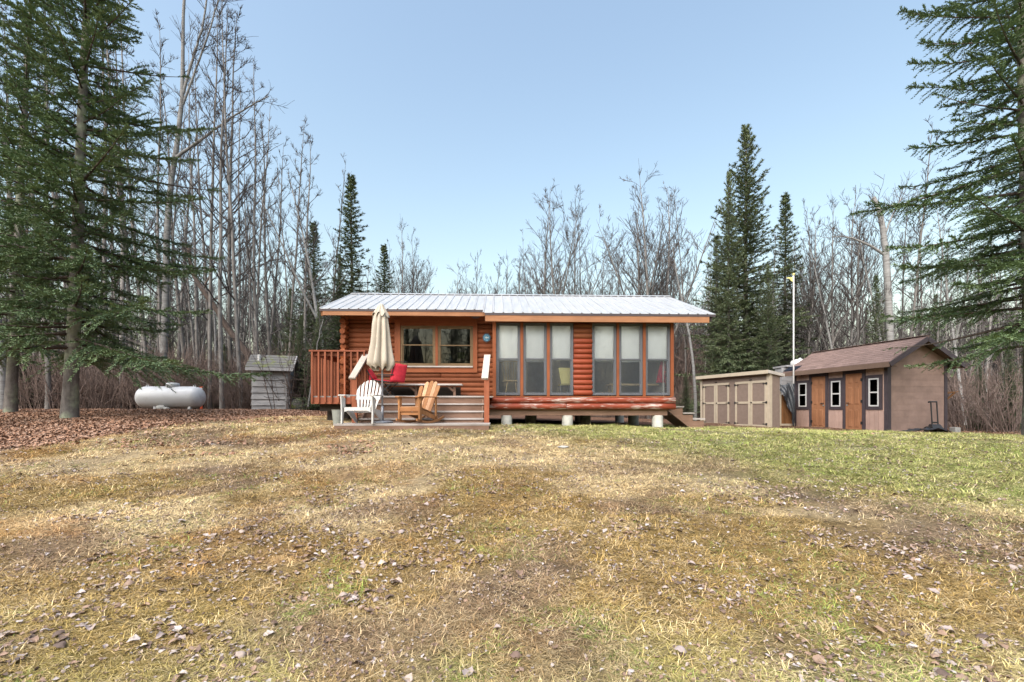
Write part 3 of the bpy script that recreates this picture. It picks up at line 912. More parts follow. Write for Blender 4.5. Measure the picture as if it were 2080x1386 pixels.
# solid bands that join the slats
def arc_band(z, w, y, h, parent, mat, name, th=.014):
    vs = []; n = 10; fs = []
    for i in range(n + 1):
        u = -1 + 2 * i / n
        yy = y + .03 * (1 - u * u)
        vs += [(u * w / 2, yy, z), (u * w / 2, yy + h * math.tan(math.radians(20)), z + h), (u * w / 2, yy + th, z), (u * w / 2, yy + th + h * math.tan(math.radians(20)), z + h)]
    for i in range(n):
        a = i * 4; b = a + 4
        fs += [(a, b, b + 1, a + 1), (a + 3, b + 3, b + 2, a + 2), (a + 1, b + 1, b + 3, a + 3), (a + 2, b + 2, b, a)]
    MB().add(vs, fs).build(name, mat, parent)
arc_band(.50, .53, .16 + .24 * math.tan(math.radians(20)) - .004, .06, wc, P, 'back_band', .026)
arc_band(.25, .40, .155, .05, wc, P, 'back_band', .03)
for k in range(6):
    y_ = -.28 + k * .078
    MB().box(-.235, .235, y_, y_ + .066, .33 - k * .018 - .02, .33 - k * .018).build('seat_slat', P, wc, bevel=.006)
MB().extrude([(-.27, -.30, .335), (.27, -.30, .335), (.27, -.30, .24), (.20, -.30, .265), (-.20, -.30, .265), (-.27, -.30, .24)], (0, .025, 0)).build('apron', P, wc)
for s in (-1, 1):
    x = s * .30
    # front leg: wide moulded panel flaring to the arm
    mb = MB(); mb.extrude([(x, -.335, 0), (x, -.275, 0), (x, -.25, .2), (x, -.17, .33), (x, -.17, .52), (x, -.36, .56), (x, -.34, .42), (x, -.325, .25)], (s * .03, 0, 0)); mb.build('front_leg', P, wc, bevel=.008)
    mb = MB(); mb.extrude([(x, -.30, .33), (x, -.24, .29), (x, .33, .0), (x, .37, .0), (x, .36, .05), (x, .16, .27)], (s * -.028, 0, 0)); mb.build('rear_leg', P, wc, bevel=.006)
    mb = MB(); mb.extrude([(x - s * .075, -.37, .56), (x + s * .07, -.37, .56), (x + s * .075, -.25, .565), (x + s * .03, .30, .575), (x - s * .03, .32, .575), (x - s * .055, -.1, .565)], (0, 0, .024)); mb.build('arm', P, wc, bevel=.008)

# teak adirondack rocker
rk = thing('rocking_chair', 'varnished wooden adirondack rocking chair on the platform', 'chair', (px(846, 9.55), 9.55, ZP), math.radians(-27), yaw=True, local=True)
rk.scale = (.93, .93, .93)
T, TX, TP = M['teak'], M['teak_x'], M['teak_pale']
n = 5
for k in range(n):
    u = (k - 2) / 2
    top = .985 - .085 * u * u - (.03 if abs(u) == 1 else 0); w0, w1 = .083, .105
    xb = u * .185; xt = u * .235
    lean = math.radians(27)
    y0 = .14
    def pt(x, z): return (x, y0 + (z - .26) * math.tan(lean) + .02 * (1 - u * u), z)
    corner = [(xb - w0 / 2, .24), (xb + w0 / 2, .24), (xt + w1 / 2, top - .05), (xt + w1 * .32, top - .012), (xt, top), (xt - w1 * .32, top - .012), (xt - w1 / 2, top - .05)]
    MB().extrude([pt(a, b) for a, b in corner], (0, .02, -.008)).build('back_slat', TP if k in (1, 3) else T, rk)
for k, (z, w) in enumerate(((.34, .40), (.60, .46))):
    y_ = .14 + (z - .26) * math.tan(math.radians(27)) + .045
    MB().box(-w / 2, w / 2, y_, y_ + .025, z, z + .06).build('back_rail', TX, rk)
for k in range(6):
    y_ = -.30 + k * .08
    zz = .375 - k * .02
    MB().hexa([(-.255, y_, zz - .02), (.255, y_, zz - .02), (.255, y_ + .07, zz - .036), (-.255, y_ + .07, zz - .036), (-.255, y_, zz), (.255, y_, zz), (.255, y_ + .07, zz - .016), (-.255, y_ + .07, zz - .016)]).build('seat_slat', TP if k == 0 else TX, rk)
MB().box(-.25, .25, -.325, -.303, .265, .365).build('apron', TX, rk)
MB().box(-.25, .25, -.30, -.28, .19, .25).build('stretcher', TX, rk)
for s in (-1, 1):
    x = s * .272
    MB().box(x - .02, x + .02, -.34, -.26, .045, .575).build('front_leg', T, rk)
    MB().extrude([(x + s * .02, -.335, .575), (x + s * .02, -.20, .575), (x + s * .02, -.325, .44)], (s * .02, 0, 0)).build('arm_bracket', T, rk)
    MB().beam((x - s * .045, -.30, .305), (x - s * .045, .42, .09), .026, .10).build('seat_rail', T, rk)
    MB().extrude([(x - .055, -.40, .577), (x + .055, -.40, .577), (x + .065, -.25, .577), (x + .03, .36, .577), (x - .03, .36, .577), (x - .05, -.1, .577)], (0, 0, .022)).build('arm', TX, rk)
    MB().box(x - .018, x + .018, .27, .31, .15, .576).build('arm_support', T, rk)
    pts = []
    rows = 13
    vs = []; fs = []
    for i in range(rows):
        t = i / (rows - 1); y_ = -.42 + t * 1.02
        zc = .004 + .62 * ((y_ - .02) ** 2) * .42
        zc = .004 + .20 * (y_ - .02) ** 2 / .36 * .6
        for (dx, dz) in ((-.02, 0), (.02, 0), (.02, .05), (-.02, .05)): vs.append((x + dx, y_, zc + dz))
    for i in range(rows - 1):
        for k in range(4):
            k2 = (k + 1) % 4; fs.append((i * 4 + k, i * 4 + k2, i * 4 + 4 + k2, i * 4 + 4 + k))
    fs += [(3, 2, 1, 0), tuple((rows - 1) * 4 + k for k in range(4))]
    MB().add(vs, fs).build('rocker', TX, rk)

# pail
bx_, by_ = px(689, 10.2), 10.2
pl = thing('metal_pail', 'grey galvanised pail behind the white chair under the deck', 'pail', (bx_, by_, gz1(bx_, by_)), yaw=True)
g = gz1(bx_, by_)
MB().lathe([(.105, 0), (.135, pz(832, by_) - g - .01), (.142, pz(832, by_) - g), (.128, pz(832, by_) - g - .005), (.098, .015)], (bx_, by_, g), 22).build('bucket_body', M['bucket'], pl, smooth=False)
MB().tube([(bx_ + .14 * math.cos(a), by_ - .02, pz(832, by_) - .02 - .06 * math.sin(a)) for a in [math.pi * k / 8 for k in range(9)]], .004, 6).build('handle', M['black'], pl)

# red reclining lounge chair on the deck
LY = 11.0
lc = thing('lounge_chair', 'folding lounge chair with red padded cover on the deck', 'chair', (px(800, LY), LY, ZD), yaw=True)
def pad(pts, w, th, name, mat, parent, seg=6):
    """padded strip through profile pts (x,z) of width w along y about LY"""
    vs = []; fs = []
    k = len(pts)
    for j in range(seg + 1):
        v = -1 + 2 * j / seg
        for i, (x, z) in enumerate(pts):
            b = th * (1 - .55 * abs(v) ** 3) * (.55 + .45 * math.sin(math.pi * (i + .5) / k) + .10 * math.sin(i * 2.6))
            a = pts[min(i + 1, k - 1)]; c = pts[max(i - 1, 0)]
            dx, dz = a[0] - c[0], a[1] - c[1]; L = math.hypot(dx, dz) or 1
            nx, nz = -dz / L, dx / L
            vs.append((x + nx * b, LY + v * w / 2, z + nz * b)); 
    o = len(vs)
    for j in range(seg + 1):
        v = -1 + 2 * j / seg
        for i, (x, z) in enumerate(pts): vs.append((x, LY + v * w / 2, z))
    for j in range(seg):
        for i in range(k - 1):
            a = j * k + i
            fs.append((a, a + 1, a + k + 1, a + k)); fs.append((o + a + k, o + a + k + 1, o + a + 1, o + a))
    for i in range(k - 1):
        fs.append((i + 1, i, o + i, o + i + 1)); e = seg * k
        fs.append((e + i, e + i + 1, o + e + i + 1, o + e + i))
    for j in range(seg):
        fs.append((j * k, (j + 1) * k, o + (j + 1) * k, o + j * k)); e = k - 1
        fs.append(((j + 1) * k + e, j * k + e, o + j * k + e, o + (j + 1) * k + e))
    return MB().add(vs, fs).build(name, mat, parent, smooth=True)
q = lambda a, b: (px(a, LY), pz(b, LY))
sx, sz = q(802, 776); 
def lerp(a, b, n): return [(a[0] + (b[0] - a[0]) * i / n, a[1] + (b[1] - a[1]) * i / n) for i in range(n + 1)]
pad(lerp(q(800, 777), q(806, 742), 8), .52, .05, 'backrest', M['red'], lc)
pad(lerp(q(768, 774), q(800, 777), 6), .50, .035, 'seat', M['red'], lc)
pad(lerp(q(753, 752), q(766, 773), 5), .46, .035, 'leg_rest', M['red'], lc)
# broad face of the pad turned to the viewer
mb = MB(); vs = []
nx_, nz_ = 7, 9
for i in range(nz_):
    t = i / (nz_ - 1)
    for j in range(nx_):
        u = j / (nx_ - 1)
        a = 800 + 5 * t + u * 25; b = 778 - 36 * t
        bulge = .05 * math.sin(math.pi * u) * (.7 + .3 * abs(math.sin(3.2 * math.pi * t)))
        vs.append((px(a, LY), LY - .29 - bulge + .14 * u + .08 * t, pz(b, LY) + .01 * math.sin(5 * u)))
o = len(vs); vs += [(a, b + .035, c) for a, b, c in vs]
fs = []
for i in range(nz_ - 1):
    for j in range(nx_ - 1):
        a = i * nx_ + j
        fs += [(a, a + 1, a + nx_ + 1, a + nx_), (o + a + nx_, o + a + nx_ + 1, o + a + 1, o + a)]
for j in range(nx_ - 1): fs += [(j + 1, j, o + j, o + j + 1), ((nz_ - 1) * nx_ + j, (nz_ - 1) * nx_ + j + 1, o + (nz_ - 1) * nx_ + j + 1, o + (nz_ - 1) * nx_ + j)]
for i in range(nz_ - 1): fs += [(i * nx_, (i + 1) * nx_, o + (i + 1) * nx_, o + i * nx_), ((i + 1) * nx_ + nx_ - 1, i * nx_ + nx_ - 1, o + i * nx_ + nx_ - 1, o + (i + 1) * nx_ + nx_ - 1)]
MB().add(vs, fs).build('back_cushion', M['red'], lc, smooth=True)
hp = [(px(805, LY), LY - .24, pz(742, LY)), (px(806, LY), LY - .23, pz(738, LY)), (px(829, LY), LY - .06, pz(737, LY)), (px(829.5, LY), LY - .06, pz(746, LY))]
MB().tube(hp, .011, 8).build('head_bar', M['black'], lc)
for s in (-.26, .26):
    y_ = LY + s
    MB().tube([(px(752, LY), y_, pz(752, LY)), (px(766, LY), y_, pz(774, LY)), (px(800, LY), y_, pz(778, LY)), (px(807, LY), y_, pz(739, LY))], .011, 8).build('side_frame', M['black'], lc)
    MB().tube([(px(776, LY), y_, pz(776, LY)), (px(800, LY), y_, ZD + .012), (px(806, LY), y_, ZD + .012)], .010, 8).build('leg', M['black'], lc)
    MB().tube([(px(806, LY), y_, pz(776, LY)), (px(778, LY), y_, ZD + .012), (px(772, LY), y_, ZD + .012)], .010, 8).build('leg', M['black'], lc)
    MB().box(px(776, LY), px(806, LY), y_ - .02, y_ + .02, pz(764, LY), pz(762.5, LY)).build('armrest', M['black'], lc)

# second folded lounge chair behind the rail
fc = thing('folded_chair', 'red folded lounge chair standing behind the stair rail', 'chair', (px(752, 11.4), 11.4, ZD), yaw=True)
for k, (a, b) in enumerate(((744, 751), (751.5, 758))):
    MB().hexa([(px(a, 11.4), 11.35 + k * .06, pz(782, 11.4)), (px(b, 11.4), 11.38 + k * .06, pz(782, 11.4)), (px(b, 11.4), 11.44 + k * .06, pz(782, 11.4)), (px(a, 11.4), 11.41 + k * .06, pz(782, 11.4)),
               (px(a + 2, 11.4), 11.37 + k * .06, pz(754, 11.4)), (px(b + 1, 11.4), 11.40 + k * .06, pz(753, 11.4)), (px(b + 1, 11.4), 11.46 + k * .06, pz(753, 11.4)), (px(a + 2, 11.4), 11.43 + k * .06, pz(754, 11.4))]).build('cushion', M['red'], fc, bevel=.02)
for a in (743, 759): MB().tube([(px(a, 11.4), 11.45, ZD), (px(a + 2, 11.4), 11.43, pz(750, 11.4))], .012, 8).build('frame_tube', M['black'], fc)

# bench under the window
BY = 11.45
bn = thing('plank_bench', 'low grey plank bench on the deck under the cabin window', 'bench', (px(865, BY), BY, ZD), yaw=True)
MB().box(px(776, BY), px(941, BY), BY - .17, BY + .02, pz(783.5, BY), pz(780.5, BY)).build('seat_plank', M['greywood'], bn)
MB().box(px(776, BY), px(941, BY), BY + .03, BY + .2, pz(783.5, BY), pz(780.5, BY)).build('seat_plank', M['greywood'], bn)
for a in (795, 848, 925):
    x = px(a, BY)
    MB().box(x - .03, x + .03, BY - .04, BY + .05, ZD, pz(783.7, BY)).build('leg', M['step'], bn)
    MB().beam((x - .02, BY - .055, ZD + .14), (x - .16, BY - .055, pz(784.5, BY) - .01), .02, .05).build('brace', M['step'], bn)
MB().box(px(780, BY + .25), px(938, BY + .25), BY + .26, BY + .30, ZD, pz(786, BY)).build('shadow_panel', M['dark'], bn)  # added dark panel standing in for the shade beneath the bench

# blue oval plaque on the wall
fx, fz = px(991, YL), pz(687, YL)
fp = thing('wall_plaque', 'small blue oval plaque hung on the cabin wall by the corner post', 'plaque', (fx, YL, fz), yaw=True)
def oval(rx, rz, y, th, wav=0):
    pts = []
    for k in range(28):
        a = 2 * math.pi * k / 28; r = 1 + wav * math.sin(7 * a)
        pts.append((fx + rx * r * math.cos(a), y, fz + rz * r * math.sin(a)))
    return MB().extrude(pts, (0, th, 0))
oval(.105, .115, YL - .045, .02, .05).build('rim', plain('plaque_dark', (.05, .07, .10), .5), fp)
oval(.082, .088, YL - .055, .012).build('plate', plain('plaque_blue', (.08, .22, .34), .4, var=.6, scale=25), fp)
MB().extrude([(fx - .05, YL - .065, fz), (fx - .01, YL - .065, fz + .03), (fx + .03, YL - .065, fz + .005), (fx + .055, YL - .065, fz + .025), (fx + .05, YL - .065, fz - .025), (fx + .03, YL - .065, fz - .008), (fx - .01, YL - .065, fz - .025)], (0, .009, 0)).build('emblem', plain('plaque_pale', (.45, .55, .58), .5), fp)

# ================================================================== INSIDE THE CABIN (seen through the panes)
ZI = ZF - .05
def in_thing(name, label, cat, x, y): return thing(name, label, cat, (x, y, ZI), yaw=True)
# windsor chair
cy = 11.6; cxw = px(1040, cy)
ch = in_thing('spindle_chair', 'pale wooden spindle-back chair behind the first tall cabin window', 'chair', cxw, cy)
W = M['pine']
MB().lathe([(.20, 0), (.22, .015), (.21, .035)], (cxw, cy, ZI + .43), 20).build('seat', W, ch)
for k in range(4):
    a = math.radians(45 + 90 * k)
    MB().tube([(cxw + .14 * math.cos(a), cy + .14 * math.sin(a), ZI + .44), (cxw + .23 * math.cos(a), cy + .22 * math.sin(a), ZI)], [.014, .017], 8).build('leg', W, ch)
for k in range(7):
    u = -1 + k / 3
    MB().tube([(cxw + .16 * u, cy + .17 - .03 * u * u, ZI + .45), (cxw + .24 * u, cy + .27 - .03 * u * u, ZI + .98 - .04 * u * u)], .007, 6).build('spindle', W, ch)
MB().tube([(cxw + .25 * u, cy + .275 - .03 * u * u, ZI + .99 - .04 * u * u) for u in [-1.1, -.6, 0, .6, 1.1]], .018, 8).build('top_rail', W, ch)
# yellow moulded chair
cy = 11.45; cx = px(1149, cy)
yc = in_thing('moulded_chair', 'yellow moulded chair behind the third tall cabin window', 'chair', cx, cy)
zb, zt = pz(780, cy), pz(746.5, cy); x0, x1 = px(1136, cy), px(1164, cy)
MB().hexa([(x0 + .06, cy - .05, zb), (x1 - .06, cy - .05, zb), (x1 - .06, cy - .02, zb), (x0 + .06, cy - .02, zb), (x0, cy + .02, zt), (x1 + .02, cy + .02, zt), (x1 + .02, cy + .05, zt), (x0, cy + .05, zt)]).build('backrest', M['yellow'], yc, bevel=.012)
MB().box(x0 + .03, x1 - .03, cy - .02, cy + .40, zb - .03, zb).build('seat', M['yellow'], yc, bevel=.01)
for (a, b) in ((x0 + .06, cy), (x1 - .06, cy), (x0 + .06, cy + .36), (x1 - .06, cy + .36)): MB().tube([(a, b, zb - .02), (a, b, ZI)], .012, 8).build('leg', M['polemetal'], yc)
# table
cy = 11.7; a0, a1 = px(1243, cy), px(1362, cy); zt = pz(779, cy)
tb = in_thing('coffee_table', 'long pale wooden table inside behind the last tall cabin windows', 'table', (a0 + a1) / 2, cy)
MB().box(a0, a1, cy, cy + .5, zt - .045, zt).build('table_top', W, tb)
for (a, b) in ((a0 + .05, cy + .04), (a1 - .09, cy + .04), (a0 + .05, cy + .42), (a1 - .09, cy + .42)): MB().box(a, a + .045, b, b + .045, ZI, zt - .046).build('leg', W, tb)
# red cloth hanging at the end wall
cy = 11.42; vs = []; fs = []
rj = in_thing('red_cloth', 'red cloth hanging behind the last tall cabin window', 'cloth', px(1350, cy), cy)
nx_, nz_ = 14, 8
for i in range(nz_):
    t = i / (nz_ - 1)
    for j in range(nx_):
        u = j / (nx_ - 1)
        vs.append((px(1347 - 10 * t + u * (13 + 12 * t), cy), cy + .03 * math.sin(u * 17), pz(731 + 46 * t, cy)))
o = len(vs); vs += [(a, b + .01, c) for a, b, c in vs]
for i in range(nz_ - 1):
    for j in range(nx_ - 1):
        a = i * nx_ + j; fs += [(a, a + nx_, a + nx_ + 1, a + 1), (o + a, o + a + 1, o + a + nx_ + 1, o + a + nx_)]
MB().add(vs, fs).build('cloth_sheet', M['red'], rj, smooth=True)
# lamp and pictures behind the left window
cy = 12.6; cx = px(916, cy)
lp = in_thing('table_lamp', 'pale lampshade on a lamp behind the left cabin window', 'lamp', cx, cy)
zb = pz(735, cy)
MB().lathe([(.14, 0), (.055, .20), (.052, .20), (.137, 0)], (cx, cy, zb), 20, cap=False).build('lamp_shade', plain('lampshade_cloth', (.6, .52, .46), .9), lp)
MB().lathe([(.09, 0), (.10, .02), (.03, .06), (.05, .2), (.02, .32), (.015, zb + .18 - ZI - .75)], (cx, cy, ZI + .75), 16).build('lamp_base', M['darktrim'], lp, smooth=True)
MB().box(cx - .5, cx + .5, cy - .2, cy + .3, ZI + .71, ZI + .749).build('side_table_top', M['infloor'], in_thing('side_table', 'wooden table under the lamp behind the left cabin window', 'table', cx, cy))
tbl = bpy.data.objects['side_table']
for (a, b) in ((-.46, -.16), (.42, -.16), (-.46, .25), (.42, .25)): MB().box(cx + a, cx + a + .04, cy + b, cy + b + .04, ZI, ZI + .708).build('leg', M['infloor'], tbl)
def picture(a, b, c, d, y, col, label, trees=False):
    t = thing('picture', label, 'picture', (px((a + b) / 2, y), y, pz(d, y)), yaw=True)
    MB().box(px(a, y), px(b, y), y, y + .02, pz(d, y), pz(c, y)).build('board', plain('picture_board', col, .8, var=.15), t)
    if trees:
        for k, u in enumerate((.25, .55, .85)):
            xx = px(a + (b - a) * u, y); zz = pz(d - 4, y)
            MB().extrude([(xx - .02, y - .008, zz), (xx + .02, y - .008, zz), (xx, y - .008, zz + .11)], (0, .007, 0)).build('motif', M['darktrim'], t)
    return t
picture(875, 886, 708, 729, 12.9, (.72, .60, .33), 'cream picture with dark trees behind the left cabin window', True)
picture(935, 949, 716, 729, 13.0, (.36, .42, .13), 'small green picture behind the left cabin window')

# ================================================================== SHEDS
class Wall:
    """upright wall plane starting at O (far end) running along d: converts photo pixels to wall coordinates"""
    def __init__(s, O, E):
        s.O = Vector((O[0], O[1], 0)); s.d = (Vector((E[0], E[1], 0)) - s.O); s.L = s.d.length; s.d.normalize()
        s.rot = math.atan2(s.d.y, s.d.x)
    def u(s, p):
        k = (p - 1040) / F
        return (s.O.y * k - s.O.x) / (s.d.x - s.d.y * k)
    def z(s, p, py):
        Y = s.O.y + s.d.y * s.u(p)
        return EYE + (830 - py) / F * Y
# ---- brown shed (local frame: x along front from far-left corner, y into the shed)
bw = Wall((11.7, 18.8), (12.3, 14.9))
gb = .50
bs_ = thing('brown_shed', 'brown gabled garden shed with two orange-brown doors under spruce branches', 'shed', (11.7, 18.8, gb), bw.rot, local=True)
BL, BD = bw.L, 2.27
WH = 2.42    # wall height to eave
RH = 3.60 - gb
def zz(p, py): return bw.z(p, py) - gb
MB().box(.0, BL, .0, .06, -.15, WH + .05).build('front_wall', M['brownwall'], bs_)
MB().box(.0, BL, BD - .06, BD, -.15, WH + .05).build('back_wall', M['brownwall'], bs_)
def gable_poly(x): return [(x, .061, -.15), (x, BD - .061, -.15), (x, BD - .061, WH + .04), (x, BD / 2, RH - .08), (x, .061, WH + .04)]
MB().extrude(gable_poly(BL - .06), (.059, 0, 0)).build('gable_wall', M['brownwall2'], bs_)
MB().extrude(gable_poly(.001), (.059, 0, 0)).build('gable_wall', M['brownwall2'], bs_)
# siding strips on the front (grooved panels)
doors = [(1650.0, 1677.5), (1719.0, 1752.0)]
wins = [(1619.3, 1644.0), (1684.5, 1714.0), (1760.0, 1793.0)]
def blocked(u0, u1, z):
    for a, b in doors:
        if u1 > bw.u(a) - .12 and u0 < bw.u(b) + .12 and z < 2.15: return True
    for a, b in wins:
        if u1 > bw.u(a) and u0 < bw.u(b) and .72 < z < 1.95: return True
    return False
u = .08
while u < BL - .1:
    # one board per groove, cut round openings
    zs_ = []; z_ = -.1; st_ = None
    z_grid = np.arange(-.1, WH + .01, .03)
    for zv in z_grid:
        if not blocked(u, u + .145, zv):
            if st_ is None: st_ = zv
            en = zv
        elif st_ is not None:
            zs_.append((st_, en)); st_ = None
    if st_ is not None: zs_.append((st_, WH))
    for (za, zb_) in zs_:
        if zb_ - za > .05: MB().box(u, min(u + .145, BL - .06), -.009, -.0005, za, zb_).build('siding_board', M['brownwall'], bs_)
    u += .155
# gable siding: courses of wide shingles
for k in range(16):
    z_ = k * .2 - .06
    if z_ > RH - .25: break
    ya = 0.03; yb = BD - .03
    if z_ + .195 > WH: 
        f = (z_ + .195 - WH) / (RH - WH); ya = BD / 2 * f + .03; yb = BD - ya
    MB().box(BL - .002, BL + .008 , ya, yb, z_, z_ + .194).build('siding_course', M['brownwall2'], bs_)
# corner trims
for (xa, xb, ya, yb) in ((BL - .10, BL + .028, -.03, -.0105), (BL + .0095, BL + .028, -.0100, .10), (-.02, .08, -.03, -.0105), (BL + .0095, BL + .028, BD - .10, BD + .02)):
    MB().box(xa, xb, ya, yb, -.12, WH + .02).build('corner_trim', M['darktrim'], bs_)
# windows
for i, (a, b) in enumerate(wins):
    u0, u1 = bw.u(a), bw.u(b); za, zb_ = .76, 1.93
    w = MB(); t = .11
    w.box(u0, u0 + t, -.03, -.001, za, zb_).box(u1 - t, u1, -.03, -.001, za, zb_).box(u0 + t, u1 - t, -.029, -.001, zb_ - t, zb_).box(u0 + t, u1 - t, -.029, -.001, za, za + t)
    wi = w.build('window', M['darktrim'], bs_)
    f = MB(); p0, p1, q0, q1 = u0 + t, u1 - t, za + t, zb_ - t; s = .045; qm = (q0 + q1) / 2
    f.box(p0, p0 + s, -.04, -.002, q0, q1).box(p1 - s, p1, -.04, -.002, q0, q1).box(p0 + s, p1 - s, -.039, -.002, q1 - s, q1).box(p0 + s, p1 - s, -.039, -.002, q0, q0 + s).box(p0 + s, p1 - s, -.0385, -.002, qm - .022, qm + .022)
    f.build('frame', M['whitepaint'], wi)
    for (qa, qb) in ((q0 + s, qm - .022), (qm + .022, q1 - s)):
        MB().box(p0 + s, p1 - s, -.022, -.018, qa, qb).build('pane', M['glass_shed'], wi)
    MB().box(p0 + .01, p1 - .01, -.010, -.004, q0 + .01, q1 - .01).build('dark_inside', M['dark'], wi)  # dark-coloured sheet stands in for the unlit shed interior
# doors
for i, (a, b) in enumerate(doors):
    u0, u1 = bw.u(a), bw.u(b); zt_ = 2.03
    d = MB().box(u0, u1, -.028, -.002, .02, zt_).build('door', M['doorwood'], bs_)
    wdt = u1 - u0
    for r, (za, zb_) in enumerate(((.12, .78), (.93, 1.58), (1.68, 1.93))):
        for c in range(2):
            pa = u0 + wdt * (.13 + .40 * c); pb = pa + wdt * .33
            mb = MB(); e = .018
            # raised panel with a recessed rim
            mb.box(pa, pb, -.0295, -.0285, za, zb_)
            mb.hexa([(pa + e, -.030, za + e), (pb - e, -.030, za + e), (pb - e, -.030, zb_ - e), (pa + e, -.030, zb_ - e), (pa + 2.4 * e, -.042, za + 2.4 * e), (pb - 2.4 * e, -.042, za + 2.4 * e), (pb - 2.4 * e, -.042, zb_ - 2.4 * e), (pa + 2.4 * e, -.042, zb_ - 2.4 * e)])
            mb.build('panel', M['doorwood'], d)
    hx = u1 - .07 if i == 0 else u0 + .07
    MB().tube([(hx, -.03, 1.0), (hx, -.075, 1.0), (hx + (-.11 if i == 0 else .11), -.078, .995)], .014, 8).build('handle', M['black'], d)
    MB().lathe([(.03, 0), (.03, .02)], (hx, -.028, .92), 12, axis='y').build('lock', M['bucket'], d)
    hg = u0 if i == 0 else u1
    for z_ in (.25, 1.0, 1.75): MB().box(hg - .035, hg + .035, -.05, -.029, z_, z_ + .10).build('hinge', M['black'], d)
    for (ca, cb, cz0, cz1) in ((u0 - .12, u0 - .004, 0, zt_ + .13), (u1 + .004, u1 + .12, 0, zt_ + .13), (u0 - .003, u1 + .003, zt_ + .006, zt_ + .13)):
        MB().box(ca, cb, -.036, -.001, cz0, cz1).build('door_casing', M['darktrim'], bs_)
# roof with shingle courses
ov, oe = .34, .30
sl = (RH - WH) / (BD / 2)
y_e = -oe; z_e = WH - oe * sl + .10
zr_ = RH + .06
def roofz(y): return zr_ - sl * abs(y - BD / 2)
for s in (0, 1):
    ye = -oe if s == 0 else BD + oe
    MB().hexa([(-ov, ye, roofz(ye) - .06), (BL + ov, ye, roofz(ye) - .06), (BL + ov, BD / 2, zr_ - .06), (-ov, BD / 2, zr_ - .06), (-ov, ye, roofz(ye) - .012), (BL + ov, ye, roofz(ye) - .012), (BL + ov, BD / 2, zr_ - .012), (-ov, BD / 2, zr_ - .012)]).build('roof_deck', M['fasciabrown'], bs_)
    MB().box(-ov, BL + ov, ye - .025 if s == 0 else ye + .001, ye - .001 if s == 0 else ye + .025, roofz(ye) - .17, roofz(ye) - .015).build('fascia', M['fasciabrown'], bs_)
    MB().box(-ov + .03, BL + ov - .03, (ye + .002 if s == 0 else BD + .001), (-.001 if s == 0 else ye - .002), roofz(ye) - .15, roofz(ye) - .13).build('soffit', M['fasciabrown'], bs_)
    ncourse = 11; rows_len = BD / 2 + oe
    for k in range(ncourse):
        ta, tb_ = k / ncourse, (k + 1.15) / ncourse
        ya = ye + (BD / 2 - ye) * ta; yb = ye + (BD / 2 - ye) * min(1, tb_)
        xx = -ov - rnd.uniform(0, .3)
        while xx < BL + ov:
            xa, xb = max(-ov, xx), min(BL + ov, xx + .30)
            if xb - xa > .03:
                h0, h1 = .004 + .008, .002
                dz = rnd.uniform(0, .003)
                v = [(xa + .003, ya, roofz(ya) - .010), (xb - .003, ya, roofz(ya) - .010), (xb - .003, yb, roofz(yb) - .010), (xa + .003, yb, roofz(yb) - .010),
                     (xa + .003, ya, roofz(ya) + h0 + dz), (xb - .003, ya, roofz(ya) + h0 + dz), (xb - .003, yb, roofz(yb) + h1), (xa + .003, yb, roofz(yb) + h1)]
                MB().hexa(v).build('shingle', M['shingle'], bs_)
            xx += .30
for xx in (BL + ov - .03, -ov + .01):
    for ya in (-oe, BD + oe):
        MB().beam((xx + .035, ya, roofz(ya) - .095), (xx + .035, BD / 2, zr_ - .095), .03, .15).build('barge_board', M['darktrim'], bs_)
MB().beam((-ov, BD / 2, zr_ + .012), (BL + ov, BD / 2, zr_ + .012), .2, .012).build('ridge_cap', M['shingle'], bs_)
# fold-down shelf at the far right corner
MB().hexa([(BL - .6, BD + .03, 1.28), (BL - .1, BD + .03, 1.28), (BL - .1, BD + .62, 1.36), (BL - .6, BD + .62, 1.36), (BL - .6, BD + .03, 1.31), (BL - .1, BD + .03, 1.31), (BL - .1, BD + .62, 1.385), (BL - .6, BD + .62, 1.385)]).build('flap_shelf', M['plywood'], bs_)
MB().beam((BL - .12, BD + .03, 1.0), (BL - .12, BD + .5, 1.33), .03, .04).build('shelf_brace', M['plywood'], bs_)
# small solar panel on the corner of the roof
MB().hexa([(-ov + .0, -oe + .02, roofz(-oe) + .05), (-ov + .62, -oe + .02, roofz(-oe) + .05), (-ov + .62, -oe + .36, roofz(-oe + .34) + .03), (-ov, -oe + .36, roofz(-oe + .34) + .03), (-ov + .0, -oe + .02, roofz(-oe) + .07), (-ov + .62, -oe + .02, roofz(-oe) + .07), (-ov + .62, -oe + .36, roofz(-oe + .34) + .05), (-ov, -oe + .36, roofz(-oe + .34) + .05)]).build('solar_panel', plain('solar_cell', (.02, .025, .04), .2), bs_)

# ---- tan shed
tw = Wall((8.06, 19.4), (9.17, 16.2))
gt = .56
ts = thing('tan_shed', 'low tan storage shed with two pairs of cream-framed double doors', 'shed', (8.06, 19.4, gt), tw.rot, local=True)
TL, TD, TH = tw.L, .48, 1.98
MB().box(0, TL, 0, .05, -.12, TH).build('front_wall', M['tan'], ts)
MB().box(TL - .05, TL, .051, TD, -.12, TH - .001).build('side_wall', M['tan'], ts)
MB().box(0, .05, .051, TD, -.12, TH - .001).build('side_wall', M['tan'], ts)
MB().box(.051, TL - .051, TD - .05, TD, -.12, TH - .001).build('back_wall', M['tan'], ts)
for (xa, xb, ya, yb) in ((-.02, .09, -.022, -.001), (TL - .11, TL + .022, -.022, -.001), (TL + .001, TL + .022, -.0005, .10)):
    MB().box(xa, xb, ya, yb, -.1, TH - .01).build('corner_trim', M['cream'], ts)
